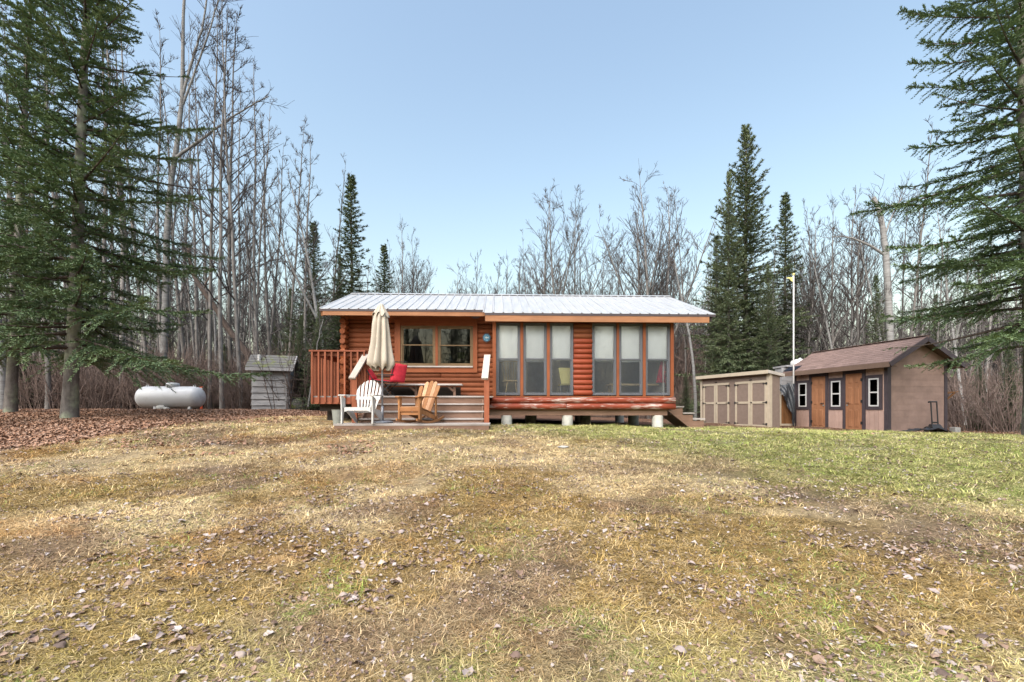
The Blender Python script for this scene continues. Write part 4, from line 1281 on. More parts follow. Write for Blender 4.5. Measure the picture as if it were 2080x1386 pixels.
MB().hexa([(-.18, -.16, TH + .02), (TL + .08, -.16, TH + .02), (TL + .08, TD + .15, TH - .10), (-.18, TD + .15, TH - .10), (-.18, -.16, TH + .13), (TL + .08, -.16, TH + .13), (TL + .08, TD + .15, TH + .01), (-.18, TD + .15, TH + .01)]).build('roof', M['tanroof'], ts)
MB().box(-.18, TL + .08, -.182, -.162, TH + .0, TH + .125).build('fascia', M['cream'], ts)
for (a, b) in ((1429.8, 1482.0), (1494.4, 1558.4)):
    u0, u1 = tw.u(a), tw.u(b); um_ = (u0 + u1) / 2; z0_, z1_ = .06, 1.76
    for (p, q_, hs) in ((u0, um_ - .008, 0), (um_ + .008, u1, 1)):
        d = MB().box(p, q_, -.018, -.0015, z0_, z1_).build('door', M['tan'], ts)
        w_ = .085; zm = (z0_ + z1_) / 2 + .05
        for (c0, c1, e0, e1) in ((p, p + w_, z0_, z1_), (q_ - w_, q_, z0_, z1_), (p + w_ + .001, q_ - w_ - .001, z0_, z0_ + w_), (p + w_ + .001, q_ - w_ - .001, z1_ - w_, z1_), (p + w_ + .001, q_ - w_ - .001, zm - w_ / 2, zm + w_ / 2)):
            MB().box(c0, c1, -.036, -.019, e0, e1).build('door_rail', M['cream'], d)
        for z_ in (z0_ + .12, zm, z1_ - .12):
            hx = p if hs == 0 else q_
            sg = 1 if hs == 0 else -1
            MB().box(hx - .03 * sg, hx + .03 * sg, -.05, -.0365, z_ - .04, z_ + .04).box(hx + .0301 * sg, hx + .16 * sg, -.048, -.0366, z_ - .013, z_ + .013).build('hinge', M['black'], d)
        if hs: MB().lathe([(.028, 0), (.022, .03)], (p + .05, -.036, zm), 10, axis='y').build('knob', M['black'], d)
    MB().box(um_ - .05, um_ + .05, -.03, -.002, z1_ + .03, z1_ + .06).build('latch', M['black'], ts)

# ---- weathered lean-to between the sheds, with tarp, plywood and round tank
lt = thing('board_leanto', 'weathered grey board lean-to in the gap between the two sheds', 'shed', (12.3, 20.0, .55), 0)
for k in range(13):
    z_ = .5 + k * .2
    MB().box(11.85, 13.0, 20.0 + rnd.uniform(0, .01), 20.03, z_, z_ + .194).build('board', M['barn'], lt)
MB().box(11.98, 13.1, 19.86, 20.9, 3.12, 3.2).build('roof', M['barn'], lt)
for xx in (12.02, 12.9): MB().box(xx, xx + .08, 20.04, 20.8, .45, 3.1).build('side_board', M['barn_z'], lt)
dm = thing('round_tank', 'white domed round tank showing above the roof of brown shed', 'tank', (px(1625, 20.6), 20.6, 3.2), 0)
MB().lathe([(.36, 0), (.38, .02), (.38, .20), (.33, .27), (.2, .32), (.05, .335)], (px(1625, 20.6), 20.6, 3.201), 26).build('tank_body', M['whitepaint'], dm, smooth=True)
MB().lathe([(.06, 0), (.06, .04), (.03, .06)], (px(1625, 20.6), 20.6, 3.53), 12).build('tank_lid', M['whitepaint'], dm)
tp = thing('black_tarp', 'black plastic tarp draped over a pile between the two sheds', 'tarp', (11.0, 18.2, gz1(11.0, 18.2)), 0)
vs = []; fs = []; nu, nv = 22, 20
for i in range(nv):
    t = i / (nv - 1)
    for j in range(nu):
        u = j / (nu - 1)
        yb = 18.2
        xx = px(1584 + 27 * u, yb)
        ztop = pz(782 - 4 * u, yb)
        zlo = pz(868 - 62 * (1 - u) ** 1.0 - 10 * math.sin(u * 5), yb)
        zlo = max(zlo, gz1(xx, yb) + .02)
        z_ = ztop + (zlo - ztop) * t
        yy = yb - .18 * t ** .6 + .06 * math.sin(u * 11 + t * 4) + .05 * math.sin(u * 23 - t * 9)
        vs.append((xx, yy, z_ + .03 * math.sin(u * 9 + 2)))
o = len(vs); vs += [(a, b + .012, c - .004) for a, b, c in vs]
for i in range(nv - 1):
    for j in range(nu - 1):
        a = i * nu + j; fs += [(a, a + nu, a + nu + 1, a + 1), (o + a, o + a + 1, o + a + nu + 1, o + a + nu)]
MB().add(vs, fs).build('tarp_sheet', M['tarp'], tp, smooth=True)
pw = thing('plywood_crate', 'old brown plywood crate below the black tarp', 'crate', (10.75, 18.6, gz1(10.7, 18.6)), 0)
g = gz1(10.7, 18.6)
a0, a1 = px(1586, 18.3), px(1612, 18.3)
for k in range(5):
    wdt = (a1 - a0) / 5
    MB().box(a0 + k * wdt + .004, a0 + (k + 1) * wdt - .004, 18.28, 18.30, g - .05, g + 1.25).build('board', M['plywood'], pw)
MB().box(a0, a1, 18.302, 19.2, g - .05, g + 1.2).build('crate_body', M['plywood'], pw)
MB().box(a0 - .02, a1 + .02, 18.25, 18.279, g + .0, g + .08).build('rail', M['cream'], pw)
MB().box(a0 - .06, a0 - .002, 18.26, 18.30, g - .05, g + 1.4).build('corner_post', M['cream'], pw)

# ---- pole with pennant
fx_, fy_ = px(1612, 18.4), 18.4
g = gz1(fx_, fy_)
fl = thing('flag_pole', 'slim white pole with faded yellow pennant beside brown shed corner', 'flagpole', (fx_, fy_, g), 0)
zt_ = pz(560, fy_)
MB().tube([(fx_, fy_, g - .1), (fx_, fy_, zt_)], [.031, .024], 12).build('pole', M['whitepaint'], fl, smooth=True)
MB().lathe([(.02, 0), (.045, .03), (.045, .07), (.01, .10)], (fx_, fy_, zt_), 12).build('finial', M['pennant'], fl, smooth=True)
pv = []
for j in range(9):
    u = j / 8
    pv.append((u, .03 * math.sin(u * 8)))
vs = [(fx_ - .03 - .26 * u, fy_ + w, zt_ - .06 - .02 * u) for u, w in pv] + [(fx_ - .03 - .26 * u, fy_ + w, zt_ - .24 + .16 * u) for u, w in pv]
vs += [(a, b + .006, c) for a, b, c in vs]
fs = []
for j in range(8): fs += [(j, j + 1, 9 + j + 1, 9 + j), (18 + j + 1, 18 + j, 27 + j, 27 + j + 1)]
MB().add(vs, fs).build('pennant', M['pennant'], fl)

# ---- hand truck, tarp and block at the gable of the brown shed
hx0, hy0 = px(1899, 14.9), 14.75
g = gz1(hx0, hy0)
ht = thing('hand_truck', 'black upright hand truck standing at the gable wall of brown shed', 'hand truck', (hx0, hy0, g), 0)
zl, zh = pz(874, hy0), pz(817, hy0)
for a in (1894, 1906): MB().tube([(px(a, hy0), hy0, g + .08), (px(a, hy0) + .02, hy0 + .08, zh)], .02, 8).build('upright', M['black'], ht)
MB().tube([(px(1889, hy0), hy0 + .05, zh - .01), (px(1891, hy0), hy0 + .085, zh + .01), (px(1908, hy0), hy0 + .085, zh + .01)], .024, 8).build('handle', M['black'], ht)
for z_ in (g + .3,): MB().box(px(1894, hy0), px(1906, hy0), hy0 + .01, hy0 + .03, z_, z_ + .05).build('crossbar', M['black'], ht)
MB().box(px(1887, hy0), px(1909, hy0), hy0 - .30, hy0 + .02, g + .03, g + .06).build('toe_plate', M['black'], ht)
MB().hexa([(px(1885, hy0), hy0 - .2, g + .06), (px(1909, hy0), hy0 - .2, g + .06), (px(1909, hy0), hy0 + .06, g + .06), (px(1885, hy0), hy0 + .06, g + .06), (px(1890, hy0), hy0 - .05, g + .27), (px(1907, hy0), hy0 - .05, g + .27), (px(1907, hy0), hy0 + .05, g + .27), (px(1890, hy0), hy0 + .05, g + .27)]).build('tray', M['black'], ht)
for a in (1886, 1910): 
    MB().lathe([(.05, -.025), (.10, -.022), (.10, .022), (.05, .025)], (px(a, hy0), hy0 + .05, g + .10), 16, axis='x').build('wheel', M['black'], ht)
gt2 = thing('ground_tarp', 'crumpled black sheet lying on the grass before the shed gable', 'tarp', (px(1890, 14.4), 14.4, gz1(13, 14.4)), 0)
vs = []; fs = []; nu, nv = 26, 9
for i in range(nv):
    for j in range(nu):
        u, v = j / (nu - 1), i / (nv - 1)
        xx = px(1842 + 93 * u, 14.4) + .05 * math.sin(v * 7); yy = 14.28 + .35 * v + .05 * math.sin(u * 9)
        vs.append((xx, yy, gz1(xx, yy) + .06 + .16 * fbm(np.array(u * 9.), np.array(v * 4.), 77) * math.sin(math.pi * min(1, u * 1.05)) + .02 * math.sin(u * 40) * v))
o = len(vs); vs += [(a, b, c - .01) for a, b, c in vs]
for i in range(nv - 1):
    for j in range(nu - 1):
        a = i * nu + j; fs += [(a, a + 1, a + nu + 1, a + nu), (o + a + nu, o + a + nu + 1, o + a + 1, o + a)]
MB().add([tuple(map(float, p)) for p in vs], fs).build('sheet', M['tarp'], gt2, smooth=True)
cxb, cyb = px(1940, 14.7), 14.7; g = gz1(cxb, cyb)
cb = MB().box(cxb - .09, cxb + .09, cyb - .1, cyb + .1, g - .02, g + .18).build('concrete_block', M['stone'], None, bevel=.012)
tag(cb, 'grey concrete block at the far corner of the brown shed', 'block')

# ---- outhouse
OY = 17.0; o0, o1 = px(508, OY), px(574, OY); g = gz1((o0 + o1) / 2, OY)
oh = thing('board_hut', 'small weathered grey lap-board hut with mossy gable roof', 'hut', ((o0 + o1) / 2, OY + .5, g), math.radians(17))
dep = 1.15; wt = pz(747, OY)
nbd = 7; bh = (wt - g + .04) / nbd
for k in range(nbd):
    za = g - .04 + k * bh
    for face in ('f', 'r', 'l', 'b'):
        t0, t1 = .055, .012
        if face == 'f': v = [(o0, OY - t0, za), (o1, OY - t0, za), (o1, OY, za), (o0, OY, za), (o0, OY - t1, za + bh + .01), (o1, OY - t1, za + bh + .01), (o1, OY, za + bh + .01), (o0, OY, za + bh + .01)]
        elif face == 'b': v = [(o0, OY + dep, za), (o1, OY + dep, za), (o1, OY + dep + t0, za), (o0, OY + dep + t0, za), (o0, OY + dep, za + bh + .01), (o1, OY + dep, za + bh + .01), (o1, OY + dep + t1, za + bh + .01), (o0, OY + dep + t1, za + bh + .01)]
        elif face == 'r': v = [(o1, OY + .002, za), (o1 + t0, OY + .002, za), (o1 + t0, OY + dep, za), (o1, OY + dep, za), (o1, OY + .002, za + bh + .01), (o1 + t1, OY + .002, za + bh + .01), (o1 + t1, OY + dep, za + bh + .01), (o1, OY + dep, za + bh + .01)]
        else: v = [(o0 - t0, OY + .002, za), (o0, OY + .002, za), (o0, OY + dep, za), (o0 - t0, OY + dep, za), (o0 - t1, OY + .002, za + bh + .01), (o0, OY + .002, za + bh + .01), (o0, OY + dep, za + bh + .01), (o0 - t1, OY + dep, za + bh + .01)]
        MB().hexa(v).build('lap_board', M['barn'], oh)
MB().box(o1 - .10, o1 - .02, OY - .055, OY - .036, g - .05, wt).build('corner_board', M['barn_z'], oh)
zrid = pz(722, OY + .5)
for s in (-1, 1):
    ye = OY - .26 if s < 0 else OY + dep + .26; ze = wt - .02
    ym = OY + dep / 2
    def rz_(y): return ze + (zrid - ze) * (1 - abs(y - ym) / (ym - (OY - .26)))
    MB().hexa([(o0 - .17, ye, ze - .03), (o1 + .2, ye, ze - .03), (o1 + .2, ym, zrid - .03), (o0 - .17, ym, zrid - .03), (o0 - .17, ye, ze), (o1 + .2, ye, ze), (o1 + .2, ym, zrid), (o0 - .17, ym, zrid)]).build('roof_deck', M['barn'], oh)
    for k in range(5):
        ya = ye + (ym - ye) * k / 5; yb = ye + (ym - ye) * min(1, (k + 1.1) / 5)
        xx = o0 - .18
        while xx < o1 + .2:
            xb = min(o1 + .21, xx + rnd.uniform(.16, .26))
            MB().hexa([(xx + .004, ya, rz_(ya) + .002), (xb, ya, rz_(ya) + .002), (xb, yb, rz_(yb) + .002), (xx + .004, yb, rz_(yb) + .002), (xx + .004, ya, rz_(ya) + .026 + rnd.uniform(0, .008)), (xb, ya, rz_(ya) + .026), (xb, yb, rz_(yb) + .01), (xx + .004, yb, rz_(yb) + .01)]).build('shingle', M['moss'], oh)
            xx = xb
MB().box(o0 - .17, o1 + .2, OY - .285, OY - .262, wt - .13, wt - .02).build('fascia', M['barn'], oh)
for ya in (OY - .26, OY + dep + .26): MB().beam((o1 + .215, ya, wt - .05), (o1 + .215, OY + dep / 2, zrid - .03), .025, .09).build('barge_board', M['barn'], oh)
MB().extrude([(o1 - .01, OY + .01, wt - .01), (o1 - .01, OY + dep / 2, zrid - .05), (o1 - .01, OY + dep - .01, wt - .01)], (.01, 0, 0)).build('gable_board', M['barn'], oh)
MB().tube([(px(518, OY), OY + .2, rz_(OY + .2)), (px(518, OY), OY + .2, rz_(OY + .2) + .22)], .055, 12).build('vent_pipe', M['whitepaint'], oh)
MB().tube([(px(529, OY), OY - .04, pz(805, OY)), (px(535, OY), OY - .06, pz(808, OY)), (px(548, OY), OY - .045, pz(808, OY))], .008, 6).build('handle', M['black'], oh)

# ---- propane tank
TY = 16.0; t0, t1 = px(284, TY), px(411, TY); zc = pz(807.5, TY); tr = 22.3 / F * TY
g = gz1((t0 + t1) / 2, TY)
pt_ = thing('propane_tank', 'white horizontal propane tank lying on leaf litter at wood edge', 'tank', ((t0 + t1) / 2, TY, g), math.radians(4))
prof = []
hl = tr * .78
Lc = t1 - t0
for k in range(9):
    a = math.pi / 2 * k / 8
    prof.append((max(.01, tr * math.sin(a) ** .85), hl * (1 - math.cos(a))))
prof += [(tr, Lc * .5)]
prof += [(r, Lc - z) for r, z in reversed(prof[:-1])]
MB().lathe(prof, (t0, TY, zc), 32, axis='x').build('shell', M['tank'], pt_, smooth=True)
dx_ = px(351, TY)
MB().lathe([(.20, -.04), (.205, .08), (.19, .12), (.12, .14), (.02, .145)], (dx_, TY, zc + tr - .01), 24).build('valve_dome', M['tank'], pt_, smooth=True)
for a in (302, 393): MB().tube([(px(a, TY) - .05, TY, zc + tr - .04), (px(a, TY) - .03, TY, zc + tr + .04), (px(a, TY) + .03, TY, zc + tr + .04), (px(a, TY) + .05, TY, zc + tr - .04)], .012, 8).build('lifting_lug', M['tank'], pt_)
for a in (324, 390):
    for s in (-1, 1):
        MB().hexa([(px(a, TY) - .05, TY + s * .18 - .06, g - .03), (px(a, TY) + .05, TY + s * .18 - .06, g - .03), (px(a, TY) + .05, TY + s * .18 + .06, g - .03), (px(a, TY) - .05, TY + s * .18 + .06, g - .03), (px(a, TY) - .04, TY + s * .16 - .06, zc - tr + .07), (px(a, TY) + .04, TY + s * .16 - .06, zc - tr + .07), (px(a, TY) + .04, TY + s * .16 + .06, zc - tr + .07), (px(a, TY) - .04, TY + s * .16 + .06, zc - tr + .07)]).build('foot', M['tank'], pt_)
def rock(x, y, sx, sy, sz, label, seed, mat='stone', name='stone'):
    rr = random.Random(seed); mb = MB(); vs = []; fs = []
    nu, nv = 12, 8
    for i in range(nv + 1):
        for j in range(nu):
            a = math.pi * i / nv; b = 2 * math.pi * j / nu
            k = 1 + .18 * math.sin(3 * b + seed) * math.sin(2 * a) + rr.uniform(-.08, .08)
            vs.append((x + sx * k * math.sin(a) * math.cos(b), y + sy * k * math.sin(a) * math.sin(b), gz1(x, y) + sz * .55 + sz * k * math.cos(a)))
    for i in range(nv):
        for j in range(nu):
            j2 = (j + 1) % nu; fs.append((i * nu + j, (i + 1) * nu + j, (i + 1) * nu + j2, i * nu + j2))
    o = MB().add(vs, fs).build(name, M[mat], None, smooth=True)
    return tag(o, label, 'stone')
rock(px(328, 15.6), 15.6, .16, .13, .12, 'pale grey stone under the front foot of propane tank', 3)
rock(px(338, 15.5), 15.5, .10, .1, .07, 'small pale stone in front of the propane tank', 4)
rock(px(1144, 7.2), 7.2, .085, .06, .022, 'pale flat stone lying on the lawn before the cabin', 9)
rock(px(606, 17.6), 17.6, .5, .35, .3, 'mossy mound of stone between grey hut and deck', 6, 'moss')
rock(px(340, 12.6), 12.6, .16, .14, .012, 'flat patch of yellow moss in front of the propane tank', 16, 'pennant', 'moss_patch')
sx_, sy_ = px(409, 16.8), 16.8; g = gz1(sx_, sy_)
ok = thing('marker_post', 'short orange marker post behind the end of propane tank', 'post', (sx_, sy_, g), 0)
MB().box(sx_ - .04, sx_ + .04, sy_ - .02, sy_ + .02, g - .05, pz(785, sy_)).build('stake', M['orange'], ok)
MB().box(sx_ - .05, sx_ + .05, sy_ - .03, sy_ + .03, pz(790, sy_), pz(788, sy_)).build('band', M['whitepaint'], ok)

# ================================================================== VEGETATION
def tubes_np(polys, n, cap=False):
    V = []; Fc = []; base = 0
    ang = 2 * np.pi * np.arange(n) / n
    ca, sa = np.cos(ang), np.sin(ang)
    for P, R in polys:
        P = np.asarray(P, float); R = np.asarray(R, float); k = len(P)
        d = np.gradient(P, axis=0); d /= np.linalg.norm(d, axis=1, keepdims=True) + 1e-9
        ref = np.array((1., 0, 0)) if abs(d[0][2]) > .7 else np.array((0, 0, 1.))
        u = np.cross(d, ref); u /= np.linalg.norm(u, axis=1, keepdims=True) + 1e-9
        w = np.cross(d, u)
        ring = P[:, None, :] + R[:, None, None] * (u[:, None, :] * ca[None, :, None] + w[:, None, :] * sa[None, :, None])
        V.append(ring.reshape(-1, 3))
        i = np.arange(k - 1)[:, None] * n; j = np.arange(n)[None, :]; j2 = (j + 1) % n
        f = np.stack([i + j, i + j2, i + n + j2, i + n + j], -1).reshape(-1, 4) + base
        Fc.append(f); base += k * n
    return np.concatenate(V), np.concatenate(Fc)
def vnorm(v): return v / (np.linalg.norm(v) + 1e-9)

def bare_tree(seed, H, r0, clear=.35, n1=20, ang=(25, 45), fork=0, l1=.28, twigs=5, wander=.009, n2=5, rtw=.0075, dead_low=4):
    """returns trunk polylines and branch polylines by level"""
    R = np.random.default_rng(seed)
    stems = []; L1 = []; L2 = []; L3 = []
    def stem(p0, d0, H_, r_, wob):
        k = 16; P = [np.array(p0, float)]; d = vnorm(np.array(d0, float))
        for i in range(k):
            d = vnorm(d + R.normal(0, wob, 3) * np.array((1, 1, .2)) + np.array((0, 0, .02)))
            P.append(P[-1] + d * H_ / k)
        t = np.linspace(0, 1, k + 1)
        rad = r_ * ((1 - t) ** .8 * .93 + .07); rad[0] *= 1.25
        return np.array(P), rad
    S0 = stem((0, 0, -.3), (R.normal(0, .03), R.normal(0, .03), 1), H + .3, r0, wander * 2.2)
    stems.append(S0)
    for q in range(fork):
        i = int(R.uniform(.25, .5) * 16); a = R.uniform(0, 6.28)
        dd = (math.cos(a) * .45, math.sin(a) * .45, 1)
        stems.append(stem(S0[0][i], dd, H * (1 - i / 16) * R.uniform(.75, .95), S0[1][i] * .75, wander * 2.5))
    def grow(P0, d0, L, r, k, up, wob):
        P = [np.array(P0)]; d = vnorm(np.array(d0))
        for i in range(k):
            d = vnorm(d + R.normal(0, wob, 3) + np.array((0, 0, up)))
            P.append(P[-1] + d * L / k)
        return np.array(P), np.linspace(r, max(r * .3, rtw * .7), k + 1)
    for si, (P, rad) in enumerate(stems):
        nn = n1 if si == 0 else int(n1 * .6)
        for b in range(nn):
            t = clear + (1 - clear) * ((b + R.uniform(0, 1)) / nn) ** .9 if si == 0 else R.uniform(.2, .98)
            t = min(t, .985)
            x = t * 16; i = int(x); f = x - i; p = P[i] * (1 - f) + P[min(i + 1, 16)] * f; rr = rad[i]
            az = b * 2.4 + R.uniform(-.6, .6); an = math.radians(R.uniform(*ang)) * (1.25 - .4 * t)
            d = (math.sin(an) * math.cos(az), math.sin(an) * math.sin(az), math.cos(an))
            L = H * l1 * (1.08 - t) ** .7 * R.uniform(.55, 1.15)
            br = grow(p, d, L, min(rr * .5, .010 + L * .008), 7, .05, .10); L1.append(br)
            for c in range(max(2, int(n2 * R.uniform(.7, 1.3)))):
                k = R.integers(1, 7); pp = br[0][k]; dd = vnorm(br[0][k] - br[0][k - 1])
                dd = vnorm(dd + R.normal(0, .42, 3) + np.array((0, 0, .12)))
                l2 = L * R.uniform(.25, .55) * (1.15 - k / 9)
                b2 = grow(pp, dd, l2, max(br[1][k] * .6, rtw * 1.2), 5, .06, .13); L2.append(b2)
                for e in range(max(1, int(twigs * R.uniform(.6, 1.3)))):
                    k2 = R.integers(1, 5); d3 = vnorm(vnorm(b2[0][k2] - b2[0][k2 - 1]) + R.normal(0, .5, 3) + np.array((0, 0, .15)))
                    L3.append(grow(b2[0][k2], d3, max(.18, l2 * R.uniform(.25, .55)), rtw, 3, .07, .15))
        for b in range(dead_low if si == 0 else 0):
            t = R.uniform(.08, clear); i = int(t * 16)
            az = R.uniform(0, 6.28); L = R.uniform(.3, 1.1)
            L2.append(grow(P[i], (math.cos(az), math.sin(az), R.uniform(-.2, .5)), L, .009, 4, 0, .2))
    return stems, L1, L2, L3

class Proto: pass
def make_bare_proto(seed, bark, H=16., r0=.11, **kw):
    stems, L1, L2, L3 = bare_tree(seed, H, r0, **kw)
    p = Proto(); p.H = H
    v, f = tubes_np(stems, 9); p.trunk = np_mesh('trunk', v, f); p.trunk.shade_smooth(); p.trunk.materials.append(M[bark])
    parts = [tubes_np(L1, 5), tubes_np(L2, 3), tubes_np(L3, 3)]
    vs = []; fs = []; b = 0
    for v2, f2 in parts: vs.append(v2); fs.append(f2 + b); b += len(v2)
    p.crown = np_mesh('crown', np.concatenate(vs), np.concatenate(fs)); p.crown.shade_smooth(); p.crown.materials.append(M['twig'] if bark != 'bark_birch' else M['twig'])
    # joined version for the far wood
    vj = [v] + vs; fj = [f]; b = len(v)
    for v2, f2 in parts: fj.append(f2 + b); b += len(v2)
    p.joined = (vj, fj, len(f))
    return p
BP = []
for k in range(5): BP.append(make_bare_proto(500 + k, 'bark', 16, .088, clear=.26, n1=26, ang=(30, 62), l1=.19, n2=5, twigs=5))
for k in range(3): BP.append(make_bare_proto(520 + k, 'bark', 14, .10, clear=.22, n1=22, ang=(20, 42), l1=.36, fork=2, n2=5, twigs=5))
for k in range(2): BP.append(make_bare_proto(540 + k, 'bark_birch', 15, .12, clear=.40, n1=18, ang=(25, 50), l1=.24, fork=k, n2=5, twigs=5))
# thin dense poles
for k in range(2): BP.append(make_bare_proto(560 + k, 'bark', 12, .06, clear=.30, n1=16, ang=(20, 40), l1=.20, n2=4, twigs=3))

def inst_bare(idx, x, y, H, rotz, label, group, lean=(0, 0), wid=1.0, name='bare_tree'):
    p = BP[idx]; s = H / p.H
    t = bpy.data.objects.new(name, None); COL.objects.link(t); t.empty_display_size = .2
    t.location = (x, y, gz1(x, y) - .05); t.rotation_euler = (lean[0], lean[1], rotz); t.scale = (s * wid, s * wid, s)
    tag(t, label, 'tree', group)
    for nm, me in (('trunk', p.trunk), ('crown', p.crown)):
        o = bpy.data.objects.new(nm, me); COL.objects.link(o); o.parent = t
    return t
def bare_at(pxx, Y, top, idx, label, group=None, lean=(0, 0), wid=1.0, rot=None, name='bare_tree'):
    x = px(pxx, Y); H = pz(top, Y) - gz1(x, Y)
    return inst_bare(idx, x, Y, H, rnd.uniform(0, 6.28) if rot is None else rot, label, group, lean, wid, name)

GL, GC_, GR = 'bare trees in the woods beyond the propane tank', 'bare trees behind the cabin', 'bare trees behind the sheds'
LL = 'slender bare grey tree in the woods beyond propane tank and hut'
LC_ = 'bare leafless tree rising behind the cabin roof'
LR_ = 'bare leafless tree in the woods behind the sheds'
def zone_label(a, idx):
    look = {8: 'pale birch-barked', 9: 'pale birch-barked', 10: 'thin pole-like bare', 11: 'thin pole-like bare', 5: 'many-limbed bare', 6: 'bushy forked bare', 7: 'spreading bare'}.get(idx, 'tall straight bare')
    for lim, where in ((60, 'at the far left edge of the woods'), (150, 'behind the trunk of the big spruce'), (280, 'between the big spruce and propane tank'), (415, 'behind the propane tank'),
                       (500, 'between propane tank and grey hut'), (590, 'behind the grey hut'), (660, 'between grey hut and cabin'), (760, 'behind the left end of the cabin'), (880, 'behind the umbrella end of cabin roof'),
                       (1040, 'far behind the middle of the cabin roof'), (1240, 'behind the roof over the left tall windows'), (1380, 'behind the roof over the right tall windows'), (1450, 'between the cabin and tan shed'),
                       (1600, 'behind the tan shed'), (1700, 'behind the pole with yellow pennant'), (1830, 'behind the brown shed roof'), (1930, 'behind the gable of brown shed'), (9999, 'among the shrubs right of brown shed')):
        if a < lim: return '%s tree in the woods %s' % (look, where) if not where.startswith('at') else '%s tree %s' % (look, where)
hero = [
    (6, 15.5, -90, 8, 'pale birch trunk at the far left edge of photo', None),
    (98, 17, -60, 0, LL, GL), (122, 20, -20, 1, LL, GL), (205, 21, -40, 2, LL, GL), (250, 18.5, -30, 3, LL, GL), (275, 22, 40, 4, LL, GL), (300, 20, 10, 10, LL, GL),
    (425, 18.5, 20, 0, 'tall straight bare tree just right of the big spruce boughs', None), (452, 17.6, -40, 2, LL, GL), (470, 21, 60, 1, LL, GL), (492, 18.2, -10, 4, LL, GL),
    (524, 19, 90, 3, 'straight bare tree standing directly behind the grey hut', None), (552, 22, 230, 1, LL, GL), (578, 22, 250, 2, LL, GL), (617, 20, 283, 0, 'bare tree with forked tip left of the dark spruces beyond the deck', None),
    (655, 24, 330, 10, LL, GL), (668, 18.2, 325, 9, 'pale slender birch rising beside the left end of cabin roof', None), (405, 23, 120, 11, LL, GL), (382, 26, 160, 1, LL, GL),
    (60, 19, -40, 3, LL, GL), (32, 22, 0, 1, LL, GL), (165, 24, 60, 0, LL, GL), (435, 24, 150, 4, LL, GL), (540, 26, 260, 10, LL, GL), (600, 27, 330, 11, LL, GL), (640, 29, 400, 2, LL, GL),
    (505, 23, 200, 11, LL, GL), (480, 27, 180, 3, LL, GL), (330, 21, 60, 1, LL, GL), (360, 28, 150, 2, LL, GL), (230, 26, 100, 4, LL, GL), (80, 26, 60, 2, LL, GL), (140, 29, 120, 3, LL, GL),
    (820, 29, 455, 6, 'bushy bare tree rising behind the umbrella end of cabin roof', None), (845, 31, 490, 5, LC_, GC_), (865, 36, 530, 7, LC_, GC_), (795, 30, 500, 11, LC_, GC_),
    (930, 44, 540, 6, LC_, GC_), (965, 42, 522, 5, LC_, GC_), (1003, 43, 535, 7, LC_, GC_), (1030, 40, 520, 6, LC_, GC_), (1075, 34, 470, 11, LC_, GC_),
    (1103, 31, 405, 6, LC_, GC_), (1137, 30, 392, 7, 'tallest bare tree behind the middle of the cabin roof', None), (1160, 32, 425, 5, LC_, GC_), (1196, 34, 450, 10, LC_, GC_), (1225, 36, 520, 6, LC_, GC_), (1258, 35, 500, 7, LC_, GC_),
    (1292, 29, 385, 5, LC_, GC_), (1318, 28, 338, 6, 'tallest bare tree behind the right half of the cabin roof', None), (1348, 30, 365, 7, LC_, GC_), (1395, 27, 380, 3, LC_, GC_), (1375, 33, 450, 5, LC_, GC_), (1428, 28, 470, 11, LC_, GC_),
    (1412, 17.5, 470, 8, 'pale birch standing between cabin and tan shed', None), (1440, 25, 520, 10, LC_, GC_),
    (1640, 25, 440, 7, LR_, GR), (1662, 27, 420, 5, LR_, GR), (1690, 24, 405, 6, LR_, GR), (1715, 26, 400, 5, LR_, GR), (1742, 24, 440, 7, LR_, GR), (1765, 27, 470, 11, LR_, GR),
    (1832, 22, 285, 10, 'thin tall bare sapling left of the spruce at photo right', None), (1800, 23, 420, 8, LR_, GR), (1860, 24, 440, 1, LR_, GR), (1895, 22, 420, 4, LR_, GR), (1925, 25, 450, 2, LR_, GR), (1960, 21, 400, 9, 'pale birch behind the spruce right of the brown shed', None), (2000, 23, 420, 0, LR_, GR), (2045, 20, 380, 3, LR_, GR), (2072, 23, 420, 1, LR_, GR),
    (1545, 30, 500, 3, LR_, GR), (1605, 28, 470, 0, LR_, GR), (1620, 31, 500, 11, LR_, GR),
]
for (a, Y, top, idx, lab, grp) in hero:
    if grp: lab = zone_label(a, idx)
    bare_at(a, Y, top, idx, lab, grp, lean=(rnd.uniform(-.025, .025), rnd.uniform(-.025, .025)), wid=rnd.uniform(.85, 1.15), name='birch_tree' if 'birch' in lab else 'bare_tree')
# leaning white birch behind brown shed
bare_at(1725, 23, 470, 8, 'white birch leaning left behind the brown shed roof', None, lean=(0, -.28), name='birch_tree')
for i in range(32):     # more trunks in the left wood
    a = rnd.uniform(-30, 660); Y = rnd.uniform(19, 34)
    bare_at(a, Y, 830 - rnd.uniform(12, 17) * F / Y, ix := rnd.choice([0, 1, 2, 3, 4, 10, 11, 10]), zone_label(a, ix), GL, lean=(rnd.uniform(-.03, .03), rnd.uniform(-.04, .04)), wid=rnd.uniform(.8, 1.1))
for i in range(20):     # behind the sheds
    a = rnd.uniform(1451, 2100); Y = rnd.uniform(23, 36)
    bare_at(a, Y, 830 - rnd.uniform(9, 12.5) * F / Y, ix := rnd.choice([0, 1, 2, 3, 4, 10, 11, 5, 7, 8]), zone_label(a, ix), GR, lean=(rnd.uniform(-.03, .03), rnd.uniform(-.04, .04)), wid=rnd.uniform(.8, 1.1))
